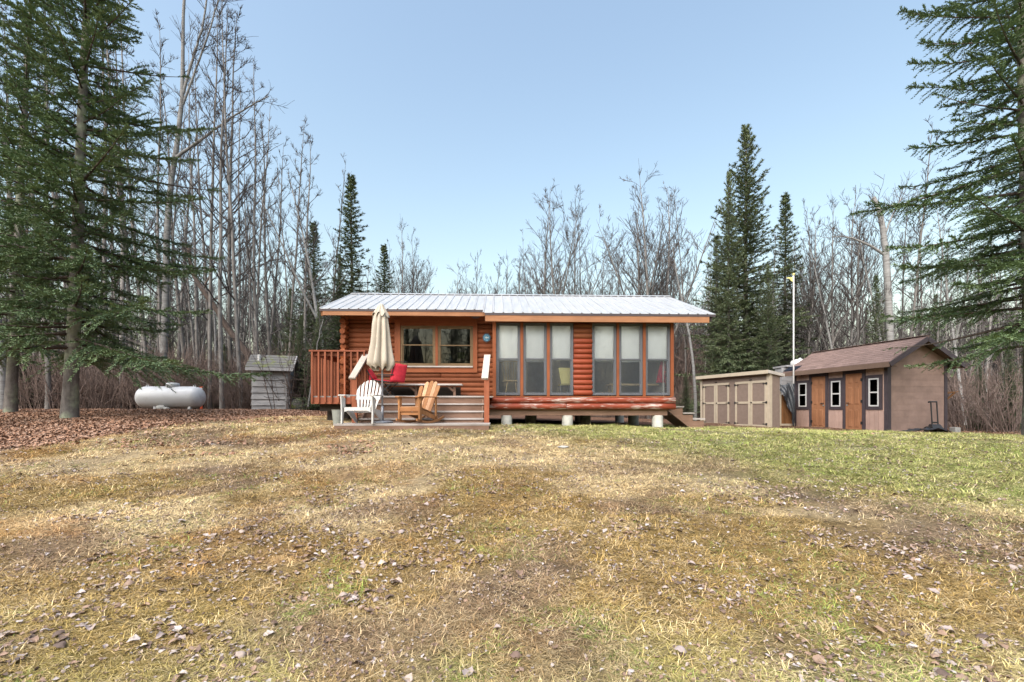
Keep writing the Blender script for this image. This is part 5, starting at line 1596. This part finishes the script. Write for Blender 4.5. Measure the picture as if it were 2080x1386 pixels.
for i in range(18):     # behind the cabin
    a = rnd.choice([rnd.uniform(740, 880), rnd.uniform(1040, 1440), rnd.uniform(1040, 1440)]); Y = rnd.uniform(30, 42)
    bare_at(a, Y, 830 - rnd.uniform(8.5, 11.5) * F / Y, ix := rnd.choice([5, 6, 7, 10, 11]), zone_label(a, ix), GC_, wid=rnd.uniform(.8, 1.1))

# forked pale tree behind the big spruce (hero of the left skyline)
def poly_tree(name, label, stems, Y, n_twig, bark, seed, nbr=7):
    """a tree whose main limbs follow given (px,py) paths at depth Y"""
    R = np.random.default_rng(seed)
    tx, ty = stems[0][0][0][:2]; x0 = px(tx, Y)
    root = thing(name, label, 'tree', (x0, Y, gz1(x0, Y)), 0)
    st = []; br = []
    for path, r0, r1 in stems:
        P = np.array([(px(a, Y), Y + dy, pz(b, Y)) for a, b, dy in [(q + (0,))[:3] if len(q) < 3 else q for q in path]])
        k = 14; t = np.linspace(0, len(P) - 1, k); PP = np.stack([np.interp(t, np.arange(len(P)), P[:, i]) for i in range(3)], 1)
        PP += R.normal(0, .02, PP.shape) * np.linspace(0, 1, k)[:, None]
        st.append((PP, np.linspace(r0, r1, k)))
        for b in range(n_twig):
            i = R.integers(4, k - 1); d = vnorm(vnorm(PP[i + 1] - PP[i]) + R.normal(0, .5, 3) + np.array((0, 0, .1)))
            L = R.uniform(.5, 1.7)
            pts = [PP[i]]
            for q in range(6):
                d = vnorm(d + R.normal(0, .13, 3) + np.array((0, 0, .05))); pts.append(pts[-1] + d * L / 6)
            br.append((np.array(pts), np.linspace(.014, .006, 7)))
            for c in range(nbr):
                kk = R.integers(1, 6); d2 = vnorm(d + R.normal(0, .5, 3)); l2 = L * R.uniform(.2, .5); p2 = [pts[kk]]
                for q in range(3):
                    d2 = vnorm(d2 + R.normal(0, .15, 3)); p2.append(p2[-1] + d2 * l2 / 3)
                br.append((np.array(p2), np.linspace(.008, .005, 4)))
    v, f = tubes_np(st, 9); m = np_mesh('trunk', v, f); m.shade_smooth(); link('trunk', m, M[bark], root)
    v, f = tubes_np(br, 3); m = np_mesh('crown', v, f); link('crown', m, M['twig'], root)
    return root
poly_tree('birch_tree', 'forked pale tree with long limb crossing right above the big spruce', [
    (([(330, 835), (334, 700), (338, 500), (345, 385), (362, 270), (372, 190), (371, 90), (378, -40)]), .15, .05),
    (([(346, 380), (352, 325), (385, 300), (430, 268), (480, 232), (545, 196)]), .085, .02),
    (([(372, 190), (388, 130), (408, 70), (425, -20)]), .06, .03),
    (([(365, 230), (395, 150), (420, 80), (450, -20)]), .05, .025)], 19.5, 16, 'bark_birch', 3)
poly_tree('leaning_tree', 'dark broken trunk leaning left across the trees above grey hut', [
    (([(508, 772), (506, 722), (480, 690), (455, 655), (440, 628), (412, 590), (392, 555), (383, 505)]), .15, .07), (([(412, 590), (425, 560), (432, 520), (436, 470)]), .04, .015)], 19.5, 5, 'bark_dark', 5)
poly_tree('snag_tree', 'thick pale broken-topped snag beside the spruce behind brown shed', [
    (([(1812, 830), (1806, 640), (1800, 520), (1790, 450), (1776, 400)]), .17, .09), (([(1800, 520), (1770, 500), (1735, 485), (1690, 480)]), .07, .02), (([(1796, 480), (1812, 440), (1832, 400)]), .05, .02)], 21, 16, 'bark_birch', 8)
# slanted loose branches
poly_tree('fallen_branch', 'pale fallen branch leaning behind the propane tank', [(([(313, 792), (296, 778), (280, 769)]), .02, .012)], 17.5, 2, 'bark', 12, 1)
poly_tree('leaning_pole', 'thin pale pole leaning beside left end of deck railing', [(([(626, 826), (634, 770), (645, 700), (655, 650)]), .025, .015)], 15.5, 2, 'bark_birch', 14, 1)

# ------------------------------------------------------------------ conifers
def conifer(seed, H, R0, cb, r0, per_m=15, twig_sp=.06, piece=(.06, .095), pw=.024, psp=.036, droop=.26, upturn=.14, el=(-8, 50), power=.85, lean=(0, 0), inner=.12, tl=.30, hmax=None, rounds=(0., 1.57, 3.14)):
    R = np.random.default_rng(seed)
    Hm = H if hmax is None else hmax
    kk = 18; t = np.linspace(0, 1, kk)
    TP_ = np.stack([lean[0] * t * H + .02 * np.sin(t * 9), lean[1] * t * H, t * H - .0], 1); TP_[0, 2] = -.3
    TR = r0 * ((1 - t) ** .9 * .95 + .05); TR[0] *= 1.25
    trunk = [(TP_, TR)]; wood_ = []
    O = []; D = []; LN = []
    nb = int((H - cb) * per_m)
    for b in range(nb):
        h = cb + (H - cb - .05) * (b + R.uniform(0, 1)) / nb
        tt = (h - cb) / (H - cb)
        az = b * 2.39996 + R.uniform(-.5, .5)
        L = R0 * ((1 - tt) ** power) * (R.uniform(.42, 1.14) if R.uniform() < .75 else R.uniform(.25, .6)) + .10
        if h > Hm: continue
        e = math.radians(el[0] + (el[1] - el[0]) * tt ** 1.3 + R.uniform(-7, 7))
        base = np.array((np.interp(h, t * H, TP_[:, 0]), np.interp(h, t * H, TP_[:, 1]), h))
        dh = np.array((math.cos(az), math.sin(az), 0)); sd_ = np.array((-math.sin(az), math.cos(az), 0))
        k = 9; s = np.linspace(0, 1, k)
        dr = droop * (1 - tt) * R.uniform(.6, 1.4)
        bend = R.normal(0, .08)
        P = base + L * (s[:, None] * dh * math.cos(e) + (bend * s ** 2)[:, None] * sd_)
        P[:, 2] += L * (s * math.sin(e) - dr * s ** 1.7 + upturn * s ** 3.5)
        wood_.append((P, np.linspace(.008 + .011 * L, .004, k)))
        nt = max(3, int(L / twig_sp))
        dead = R.uniform() < .05
        for q in range(nt):
            sv = inner + (1 - inner) * (q + R.uniform(0, 1)) / nt
            if dead and R.uniform() < .8: continue
            x = sv * (k - 1); i = min(int(x), k - 2); f = x - i
            p = P[i] * (1 - f) + P[i + 1] * f; bd = vnorm(P[i + 1] - P[i])
            for side in (-1, 1):
                if R.uniform() < .2: continue
                lt = (tl * L * (1.02 - sv) ** .8 * min(1, sv / .25 + .3) + .07) * R.uniform(.35, 1.25)
                lat = np.cross(bd, (0, 0, 1.)); lat = vnorm(lat) * side
                a = math.radians(R.uniform(38, 62))
                d = vnorm(bd * math.cos(a) + lat * math.sin(a) + np.array((0, 0, R.uniform(-.5, .22))))
                O.append(p); D.append(d); LN.append(lt)
        O.append(P[-2]); D.append(vnorm(P[-1] - P[-2])); LN.append(L / (k - 1) + .08)
    O = np.array(O); D = np.array(D); LN = np.array(LN)
    # needle pieces
    cnt = np.maximum(2, (LN / psp).astype(int))
    idx = np.repeat(np.arange(len(O)), cnt)
    first = np.concatenate([[0], np.cumsum(cnt)[:-1]])
    pos = (np.arange(len(idx)) - first[idx]) / cnt[idx]
    n = len(idx)
    d = D[idx]; p0 = O[idx] + d * (LN[idx] * pos)[:, None]
    p0[:, 2] -= .18 * LN[idx] * pos ** 2
    lat = np.cross(d, np.array((0, 0, 1.))); lat /= np.linalg.norm(lat, axis=1, keepdims=True) + 1e-9
    upv = np.cross(lat, d)
    V = []; 
    for side in rounds:
        a = R.uniform(.30, .95, n); ro = side + R.normal(0, .5, n)
        dn = d * np.cos(a)[:, None] + (lat * np.cos(ro)[:, None] + upv * np.sin(ro)[:, None]) * np.sin(a)[:, None]
        ln = R.uniform(piece[0], piece[1], n) * (1.1 - .35 * pos)
        wv = np.cross(dn, upv + R.normal(0, .35, (n, 3))); wv /= np.linalg.norm(wv, axis=1, keepdims=True) + 1e-9
        A = p0 - wv * pw / 2; B = p0 + wv * pw / 2; C = p0 + dn * ln[:, None] + wv * R.normal(0, .004, n)[:, None]
        V.append(np.stack([A, B, C], 1).reshape(-1, 3))
    V = np.concatenate(V); Fi = np.arange(len(V)).reshape(-1, 3)
    tv, tf = tubes_np(trunk, 14); tm = np_mesh('trunk', tv, tf); tm.shade_smooth()
    bv, bf = tubes_np(wood_, 4); bm_ = np_mesh('branches', bv, bf)
    nm = np_mesh('crown', V, Fi)
    return tm, bm_, nm
def conifer_thing(name, label, meshes, x, y, rotz=0, s=1., group=None, mats=('bark_spruce', 'bark_dark', 'needle'), sw=None):
    t = bpy.data.objects.new(name, None); COL.objects.link(t); t.empty_display_size = .3
    t.location = (x, y, gz1(x, y) - .03); t.rotation_euler = (0, 0, rotz); t.scale = (sw or s, sw or s, s)
    tag(t, label, 'tree', group)
    for nm, me, ma in zip(('trunk', 'branches', 'crown'), meshes, mats):
        if not me.materials: me.materials.append(M[ma])
        o = bpy.data.objects.new(nm, me); COL.objects.link(o); o.parent = t
    return t
mA = conifer(1, 15.0, 3.5, 1.55, .145, per_m=18, twig_sp=.064, lean=(.045, .0), hmax=12.6, droop=.15, el=(-3, 44), tl=.34, pw=.028, power=.86)
conifer_thing('spruce_tree', 'large spruce with grey trunk and spreading boughs left of propane tank', mA, px(140, 10.4), 10.4)
mA2 = conifer(2, 13.5, 2.6, 1.6, .13, per_m=14, twig_sp=.075, tl=.36, pw=.03, lean=(.05, 0), hmax=12.8)
conifer_thing('spruce_tree', 'spruce behind the large one at the left edge of photo', mA2, px(20, 12.4), 12.4, .0)
mB = conifer(3, 15.5, 3.55, 2.05, .17, per_m=16, twig_sp=.066, lean=(-.028, 0), hmax=11.8, droop=.20, el=(-4, 38), power=.72, tl=.36, pw=.028)
conifer_thing('spruce_tree', 'tall spruce at photo right reaching its boughs over the brown shed', mB, px(2100, 10.3), 10.3)
FAR = ('bark_spruce', 'bark_dark', 'needle_far')
kw = dict(twig_sp=.11, piece=(.10, .16), pw=.042, psp=.07, inner=.06, tl=.36)
mC = conifer(4, 15.5, 3.1, .8, .15, per_m=26, power=.78, el=(-10, 55), droop=.16, **kw)
mD = conifer(5, 14.0, 1.6, .8, .11, per_m=24, power=.8, el=(-14, 45), droop=.18, **kw)
def con_at(pxx, Y, top, meshes, H0, label, group=None, wid=1.0, name='spruce_tree'):
    x = px(pxx, Y); H = pz(top, Y) - gz1(x, Y); s = H / H0
    return conifer_thing(name, label, meshes, x, Y, rnd.uniform(0, 6.28), s, group, FAR, s * wid)
con_at(1515, 24, 258, mC, 15.5, 'tallest dark spruce rising behind the tan shed', wid=1.2)
con_at(1480, 23, 352, mC, 15.5, 'spruce just left of the tallest spruce behind tan shed', wid=.8)
con_at(1595, 26, 395, mD, 14, 'narrow spruce right of the tallest spruce behind the sheds', wid=1.4)
con_at(1455, 25, 480, mD, 14, 'short spruce between cabin roof and tan shed', wid=1.2)
con_at(1560, 22, 540, mC, 15.5, 'low bushy spruce right behind the roof of tan shed', wid=1.0)
con_at(714, 23, 358, mD, 14, 'narrow dark spruce rising left of the cabin ridge', wid=1.5)
con_at(637, 21, 452, mD, 14, 'spruce behind the left end of the deck railing', wid=1.6)
con_at(780, 27, 498, mD, 14, 'small spruce tip above the umbrella end of cabin roof', wid=1.6)
con_at(690, 24, 520, mC, 15.5, 'bushy low spruce behind the left gable of cabin', wid=.9)
con_at(612, 18.5, 640, mC, 15.5, 'young green fir between grey hut and deck', wid=1.2, name='young_fir')
con_at(648, 17.5, 620, mC, 15.5, 'young green fir close behind the deck railing', wid=1.1, name='young_fir')
con_at(455, 19.5, 700, mC, 15.5, 'little green fir left of the grey hut', wid=1.3, name='young_fir')
con_at(1393, 15.5, 755, mC, 15.5, 'little green fir between cabin end and tan shed', wid=1.2, name='young_fir')
con_at(1780, 21, 560, mD, 14, 'slim fir behind the middle of brown shed roof', wid=1.2)
con_at(1990, 17, 740, mC, 15.5, 'small fir among brown shrubs right of brown shed', wid=1.2, name='young_fir')
con_at(2050, 16, 690, mC, 15.5, 'small fir at the right edge of photo below spruce', wid=1.0, name='young_fir')
con_at(35, 18, 560, mC, 15.5, 'bushy fir at the left edge behind the spruces', wid=1.0)

# ------------------------------------------------------------------ shrubs and undergrowth
def shrub_mesh(seed, H=2.2, stems=26, spread=.7):
    R = np.random.default_rng(seed); polys = []; tw = []
    for i in range(stems):
        a = R.uniform(0, 6.28); r = spread * math.sqrt(R.uniform(0, 1)) * .5
        p = np.array((r * math.cos(a), r * math.sin(a), -.05)); d = vnorm(np.array((math.cos(a) * .28, math.sin(a) * .28, 1)) + R.normal(0, .12, 3))
        L = H * R.uniform(.5, 1.05); pts = [p]; k = 6
        for q in range(k):
            d = vnorm(d + R.normal(0, .08, 3)); pts.append(pts[-1] + d * L / k)
        polys.append((np.array(pts), np.linspace(.011, .004, k + 1)))
        for c in range(6):
            kk = R.integers(1, k); d2 = vnorm(d + R.normal(0, .5, 3)); l2 = L * R.uniform(.15, .4)
            p2 = [pts[kk], pts[kk] + d2 * l2 * .5, pts[kk] + (d2 + R.normal(0, .15, 3)) * l2]
            polys.append((np.array(p2), np.array((.006, .0045, .0035))))
    v, f = tubes_np(polys, 3)
    m = np_mesh('stems', v, f); m.materials.append(M['shrubtwig'])
    return m
SM = [shrub_mesh(700 + k, 2.2, 26, .8 + .2 * k) for k in range(4)]
for (a, Y, s) in ((1950, 16.6, 1.1), (1985, 16.0, 1.25), (2015, 16.8, 1.15), (2045, 15.2, 1.15), (2070, 14.6, 1.0), (1968, 18, 1.4), (2030, 18.2, 1.5), (2085, 16.5, 1.4)):
    x = px(a, Y)
    o = link('bare_shrub', SM[rnd.randrange(4)], None, None)
    o.location = (x, Y, gz1(x, Y)); o.rotation_euler = (0, 0, rnd.uniform(0, 6.28)); o.scale = (s * 1.15, s * 1.15, s)
    tag(o, '%s leafless reddish-brown shrub %s brown shed' % ('low' if s < 1.12 else 'tall', 'close beside the gable corner of' if a < 1990 else 'at the photo edge right of' if a > 2040 else 'in the thicket right of'), 'shrub', 'brown shrubs right of the brown shed')

# ------------------------------------------------------------------ scattering with geometry nodes
def scatter(name, pts, rots, scl, protos, label, tint=None, cat=None):
    coll = bpy.data.collections.new(name + '_kinds')
    for i, me in enumerate(protos):
        coll.objects.link(bpy.data.objects.new('%s_kind_%02d' % (name, i), me))
    n = len(pts)
    me = bpy.data.meshes.new(name); me.vertices.add(n); me.vertices.foreach_set('co', np.ascontiguousarray(pts, np.float32).ravel())
    a = me.attributes.new('rot', 'FLOAT_VECTOR', 'POINT'); a.data.foreach_set('vector', np.ascontiguousarray(rots, np.float32).ravel())
    a = me.attributes.new('scl', 'FLOAT_VECTOR', 'POINT')
    s3 = np.asarray(scl, np.float32); s3 = np.repeat(s3[:, None], 3, 1) if s3.ndim == 1 else s3
    a.data.foreach_set('vector', np.ascontiguousarray(s3).ravel())
    a = me.attributes.new('idx', 'INT', 'POINT'); a.data.foreach_set('value', RNG.integers(0, len(protos), n).astype(np.int32))
    if tint is not None:
        a = me.attributes.new('tint', 'FLOAT_COLOR', 'POINT')
        a.data.foreach_set('color', np.concatenate([tint, np.ones((n, 1))], 1).astype(np.float32).ravel())
    me.update()
    o = bpy.data.objects.new(name, me); COL.objects.link(o)
    ng = bpy.data.node_groups.new(name + '_scatter', 'GeometryNodeTree')
    ng.interface.new_socket('Geometry', in_out='INPUT', socket_type='NodeSocketGeometry'); ng.interface.new_socket('Geometry', in_out='OUTPUT', socket_type='NodeSocketGeometry')
    gi = ng.nodes.new('NodeGroupInput'); go = ng.nodes.new('NodeGroupOutput')
    ci = ng.nodes.new('GeometryNodeCollectionInfo'); ci.inputs['Collection'].default_value = coll
    ci.inputs['Separate Children'].default_value = True; ci.inputs['Reset Children'].default_value = True
    ip = ng.nodes.new('GeometryNodeInstanceOnPoints'); ip.inputs['Pick Instance'].default_value = True
    mp = ng.nodes.new('GeometryNodeMeshToPoints')
    def na(nm, ty):
        q = ng.nodes.new('GeometryNodeInputNamedAttribute'); q.data_type = ty; q.inputs['Name'].default_value = nm
        return [s for s in q.outputs if s.enabled and s.name == 'Attribute'][0]
    ng.links.new(gi.outputs[0], mp.inputs['Mesh']); ng.links.new(mp.outputs[0], ip.inputs['Points'])
    ng.links.new(ci.outputs[0], ip.inputs['Instance'])
    ng.links.new(na('idx', 'INT'), ip.inputs['Instance Index']); ng.links.new(na('scl', 'FLOAT_VECTOR'), ip.inputs['Scale'])
    er = ng.nodes.new('FunctionNodeEulerToRotation'); ng.links.new(na('rot', 'FLOAT_VECTOR'), er.inputs[0]); ng.links.new(er.outputs[0], ip.inputs['Rotation'])
    ng.links.new(ip.outputs[0], go.inputs[0])
    md = o.modifiers.new('scatter', 'NODES'); md.node_group = ng
    o['kind'] = 'stuff'; o['label'] = label
    if cat: o['category'] = cat
    return o

# undergrowth
N_ = 2300
a = RNG.uniform(-120, 2200, N_); Y = 17.5 + 34 * RNG.uniform(0, 1, N_) ** 1.3
X = (a - 1040) / F * Y
keep = ~((a > 660) & (a < 1440) & (Y < 27)) & ~((a > 1380) & (Y < 23))
X, Y = X[keep], Y[keep]
s = RNG.uniform(.6, 1.25, len(X)) * (1 + .008 * Y)
xs2 = RNG.uniform(700, 1500, 420); ys2 = RNG.uniform(30, 60, 420)
X = np.concatenate([X, (xs2 - 1040) / F * ys2]); Y = np.concatenate([Y, ys2]); s = np.concatenate([s, RNG.uniform(1.8, 3.4, 420)])
scatter('undergrowth', np.stack([X, Y, gz(X, Y)], 1), np.stack([0 * X, 0 * X, RNG.uniform(0, 6.28, len(X))], 1), s, SM, 'brown leafless undergrowth between the tree trunks', cat='undergrowth')
# far wood, also closing the clearing behind the viewpoint
jm = []
for p in BP:
    vj, fj, nt = p.joined
    m = np_mesh('far_tree', np.concatenate(vj), np.concatenate(fj)); m.materials.append(p.trunk.materials[0]); m.materials.append(M['twig'])
    mi = np.ones(len(m.polygons), np.int32); mi[:nt] = 0; m.polygons.foreach_set('material_index', mi); m.shade_smooth()
    jm.append(m)
def wood_pts(n, a0, a1, y0, y1, h0, h1, pw=1.):
    a = RNG.uniform(a0, a1, n); Y = y0 + (y1 - y0) * RNG.uniform(0, 1, n) ** pw
    return (a - 1040) / F * Y, Y, RNG.uniform(h0, h1, n) / 15.
Ws = [wood_pts(430, -250, 700, 30, 75, 9, 13.5), wood_pts(260, 640, 880, 38, 80, 8, 13), wood_pts(230, 870, 1070, 46, 85, 9, 13), wood_pts(480, 1050, 1450, 36, 80, 8, 13), wood_pts(520, 1430, 2350, 32, 75, 9, 12.5)]
bx = RNG.uniform(-45, 45, 130); by = RNG.uniform(-45, -24, 130); Ws.append((bx, by, RNG.uniform(.8, 1.1, 130)))
X = np.concatenate([w[0] for w in Ws]); Y = np.concatenate([w[1] for w in Ws]); s = np.concatenate([w[2] for w in Ws])
scatter('forest', np.stack([X, Y, gz(X, Y) - .1], 1), np.stack([RNG.normal(0, .025, len(X)), RNG.normal(0, .025, len(X)), RNG.uniform(0, 6.28, len(X))], 1), s, jm, 'far bare woods closing the view behind the nearer trees', cat='woods')
# evergreens of the far wood (a few, and those behind the viewpoint that the panes mirror)
def join_con(ms):
    vs = []; fs = []; mi = []; b = 0
    # triangulate quads of trunk/branches
    for k, me in enumerate(ms):
        v = np.empty(len(me.vertices) * 3, np.float32); me.vertices.foreach_get('co', v); v = v.reshape(-1, 3)
        li = np.empty(len(me.loops), np.int32); me.loops.foreach_get('vertex_index', li)
        if k < 2:
            q = li.reshape(-1, 4); f = np.concatenate([q[:, [0, 1, 2]], q[:, [0, 2, 3]]])
        else: f = li.reshape(-1, 3)
        vs.append(v); fs.append(f + b); mi.append(np.full(len(f), k, np.int32)); b += len(v)
    m = np_mesh('far_spruce', np.concatenate(vs), np.concatenate(fs))
    for q in ('bark_spruce', 'bark_dark', 'needle_far'): m.materials.append(M[q])
    m.polygons.foreach_set('material_index', np.concatenate(mi)); return m
jc = [join_con(mC), join_con(mD)]
X = np.concatenate([RNG.uniform(-28, 26, 34), px(np.array([60., 560, 590, 760, 900, 1060, 1240, 1460, 1640, 1760, 1900, 330, 180]), np.array([30., 33, 26, 40, 60, 62, 55, 34, 36, 34, 30, 33, 31]))])
Y = np.concatenate([RNG.uniform(-34, -19, 34), np.array([30., 33, 26, 40, 60, 62, 55, 34, 36, 34, 30, 33, 31])])
s = np.concatenate([RNG.uniform(.8, 1.2, 34), np.array([.7, .55, .45, .6, .6, .55, .6, .6, .65, .6, .6, .6, .7])])
scatter('evergreen_forest', np.stack([X, Y, gz(X, Y) - .1], 1), np.stack([0 * X, 0 * X, RNG.uniform(0, 6.28, len(X))], 1), s, jc, 'far evergreens scattered in the bare woods', cat='woods')

# ------------------------------------------------------------------ grass
def tuft(seed, nb=16, rad=.055, L=(.03, .075), flat=.68, w=.003):
    R = np.random.default_rng(seed); V = []; Fs = []
    for i in range(nb):
        a = R.uniform(0, 6.28); r = rad * math.sqrt(R.uniform(0, 1)); p = np.array((r * math.cos(a), r * math.sin(a), -.004))
        az = R.uniform(0, 6.28); el = R.uniform(.12, 1.0) if R.uniform() > flat else R.uniform(.03, .35)
        d = np.array((math.cos(az) * math.cos(el), math.sin(az) * math.cos(el), math.sin(el))); l = R.uniform(*L)
        sdv = np.array((-math.sin(az), math.cos(az), 0)); b = len(V)
        for q, (t, ww) in enumerate(((0, 1), (.5, .85), (1, .15))):
            c = p + d * l * t; c[2] -= l * .30 * t * t * (1 if el > .3 else .2); c[2] = max(c[2], -.004 + .004 * t)
            V += [c - sdv * w * ww / 2, c + sdv * w * ww / 2]
        Fs += [(b, b + 1, b + 3, b + 2), (b + 2, b + 3, b + 5, b + 4)]
    m = np_mesh('tuft', np.array(V), np.array(Fs)); m.materials.append(M['grass']); return m
tufts = [tuft(900 + k) for k in range(8)]
def solid(X, Y):
    """places where nothing grows: under platform, cabin, sheds"""
    return ((X > PX0 - .02) & (X < PX1 + .02) & (Y > 9.2) & (Y < 10.9)) | ((X > -4.3) & (X < 4.2) & (Y > 11.25)) | ((X > -4.8) & (X < -.4) & (Y > 10.6))
def lod_points(n, y0, y1, ex, margin=2.):
    ys = np.linspace(y0, y1, 2000); pdf = (2.5 * ys + 2 * margin) * ys ** -ex; c = np.cumsum(pdf); c /= c[-1]
    Y = np.interp(RNG.uniform(0, 1, n), c, ys); X = RNG.uniform(-1, 1, n) * (1.25 * Y + margin)
    return X, Y
X, Y = lod_points(210000, 1.0, 19, 1.35)
L = litter_mask(X, Y)
keep = (RNG.uniform(0, 1, len(X)) > L * .97) & ~solid(X, Y)
# thin bare spots
keep &= RNG.uniform(0, 1, len(X)) > .75 * sstep(.60, .70, fbm(X * 1.1, Y * 1.4, 61))
X, Y = X[keep], Y[keep]
tint = ground_col(X, Y)
n = len(X)
r = RNG.uniform(0, 1, n)
straw_t = np.array((.56, .45, .28)); dk_t = np.array((.19, .125, .07)); gr_t = np.array((.20, .27, .06))
tint = tint * 1.1
w = (r < .28)[:, None] * .55; tint = tint * (1 - w) + straw_t * w
w = ((r > .28) & (r < .28 + .28 * sstep(.35, .65, fbm(X * 3, Y * 3, 181))))[:, None] * .65; tint = tint * (1 - w) + dk_t * w
gpatch = sstep(.50, .66, fbm(X * 1.9, Y * 1.9, 87)) * (.35 + .5 * sstep(3.2, 2.0, Y) + .6 * sstep(2, 8, X + .4 * (Y - 7)))
w = ((r > .42) & (r < .42 + .45 * gpatch))[:, None] * .85; tint = tint * (1 - w) + gr_t * w
tint *= RNG.uniform(.5, 1.5, n)[:, None]
sc = (.75 + .085 * Y) * RNG.uniform(.6, 1.35, n) * (.55 + .9 * fbm(X * 5, Y * 5, 171, 3))
s3 = np.stack([sc, sc, sc * RNG.uniform(.7, 1.15, n)], 1)
scatter('grass', np.stack([X, Y, gz(X, Y)], 1), np.stack([RNG.normal(0, .08, n), RNG.normal(0, .08, n), RNG.uniform(0, 6.28, n)], 1), s3, tufts, 'short straw-coloured and green grass of the lawn', tint, 'grass')

# ------------------------------------------------------------------ fallen leaves
def leaf_mesh(seed, mat, curl=.35):
    R = np.random.default_rng(seed); nu, nv = 9, 7; V = []; Fs = []
    asp = R.uniform(.62, .9); tw = R.normal(0, .5); c1, c2 = R.normal(0, curl), R.normal(curl * .6, curl)
    for i in range(nu):
        t = i / (nu - 1); wd = asp * (math.sin(math.pi * (t * .93 + .035)) ** .75) * (1.12 - .5 * t) * (1 + .12 * math.sin(i * 1.9 + seed))
        for j in range(nv):
            s_ = -1 + 2 * j / (nv - 1)
            x = t - .5; y = s_ * wd / 2
            z = c1 * (x * x) * 1.2 + c2 * y * y * 1.6 + tw * x * y + .05 * math.sin(5 * t + s_ * 2 + seed) + R.normal(0, .016)
            V.append((x, y, z + .05))
    for i in range(nu - 1):
        for j in range(nv - 1):
            a = i * nv + j; Fs.append((a, a + 1, a + nv + 1, a + nv))
    b = len(V); V += [(-.5, 0, .06), (-.62, .015, .07), (-.62, .03, .075), (-.5, .02, .065)]; Fs.append((b, b + 1, b + 2, b + 3))
    V = np.array(V); V[:, 2] -= V[:, 2].min() - .01
    m = np_mesh('leaf', V, np.array(Fs)); m.shade_smooth(); m.materials.append(M[mat]); return m
leafs = [leaf_mesh(40 + k, 'leaf', .55) for k in range(8)]
lit = [leaf_mesh(60 + k, 'litter', .5) for k in range(5)]
# clumped distribution on the lawn
X, Y = lod_points(80000, 1.3, 13, .75)
dens = 1.5 * sstep(.46, .62, fbm(X * .8 + 3, Y * 1.3, 101)) * sstep(.42, .60, fbm(X * 2.6, Y * 3.2, 111)) + .05
dens *= (.55 + .45 * sstep(7, 3, Y)) * (1 - .6 * sstep(3, 8, X) * sstep(5, 8, Y))
keep = (RNG.uniform(0, 1, len(X)) < dens * 1.0) & (litter_mask(X, Y) < .6) & ~solid(X, Y)
X, Y = X[keep], Y[keep]; n = len(X)
sc = RNG.uniform(.013, .036, n) * RNG.choice([1, 1, 1, 1.65], n)
rot = np.stack([RNG.normal(0, .22, n), RNG.normal(0, .22, n), RNG.uniform(0, 6.28, n)], 1)
Z = gz(X, Y) + .007
order = np.argsort(-(sc / Y) * (np.abs(X) < 1.12 * Y) * (Y > 1.75 * 1.08))
big, rest = order[:300], order[300:]
for i in big:
    o = link('fallen_leaf', leafs[rnd.randrange(8)], None, None)
    o.location = (X[i], Y[i], Z[i]); o.rotation_euler = rot[i]; o.scale = (sc[i],) * 3
    side = X[i] / Y[i]
    where = 'left quarter' if side < -.55 else 'left of centre' if side < 0 else 'right of centre' if side < .55 else 'right quarter'
    tag(o, '%s dead leaf on the %s lawn, %s of the foreground' % ('broad curled' if sc[i] > .05 else 'small curled', 'nearest' if Y[i] < 2.6 else 'near', where), 'leaf', 'large dead leaves on the near lawn')
fx2, fy2 = lod_points(60000, 1.3, 10, 1.15)
kp = (RNG.uniform(0, 1, len(fx2)) < .25 + .75 * sstep(.45, .62, fbm(fx2 * 1.3, fy2 * 1.8, 141))) & (litter_mask(fx2, fy2) < .6) & ~solid(fx2, fy2)
fx2, fy2 = fx2[kp], fy2[kp]; nf = len(fx2)
P_ = np.concatenate([np.stack([X, Y, Z], 1)[rest], np.stack([fx2, fy2, gz(fx2, fy2) + .008], 1)])
R_ = np.concatenate([rot[rest], np.stack([RNG.normal(0, .4, nf), RNG.normal(0, .4, nf), RNG.uniform(0, 6.28, nf)], 1)])
S_ = np.concatenate([sc[rest], RNG.uniform(.008, .024, nf)])
scatter('leaf_scatter', P_, R_, S_, leafs, 'smaller and farther dead leaves strewn over the lawn', cat='leaves')
# litter of the woods
n = 100000
a = RNG.uniform(-120, 760, n); Yl = 6.5 + 16 * RNG.uniform(0, 1, n) ** 1.1; Xl = (a - 1040) / F * Yl
n2 = 9000
a2 = RNG.uniform(1850, 2250, n2); Y2 = 12 + 9 * RNG.uniform(0, 1, n2); X2 = (a2 - 1040) / F * Y2
n3 = 7000
X3 = RNG.uniform(-7, 8, n3); Y3 = RNG.uniform(9, 13, n3)
X = np.concatenate([Xl, X2, X3]); Y = np.concatenate([Yl, Y2, Y3])
keep = (RNG.uniform(0, 1, len(X)) < litter_mask(X, Y) + .10 * sstep(.5, .66, fbm(X * .9, Y * 1.1, 131))) & ~solid(X, Y)
X, Y = X[keep], Y[keep]; n = len(X)
scatter('leaf_litter', np.stack([X, Y, gz(X, Y) + .012], 1), np.stack([RNG.normal(0, .35, n), RNG.normal(0, .35, n), RNG.uniform(0, 6.28, n)], 1), RNG.uniform(.04, .075, n), lit, 'brown leaf litter covering the floor of the woods', cat='leaves')

for o in bpy.data.objects:
    if '_off' in o: del o['_off']
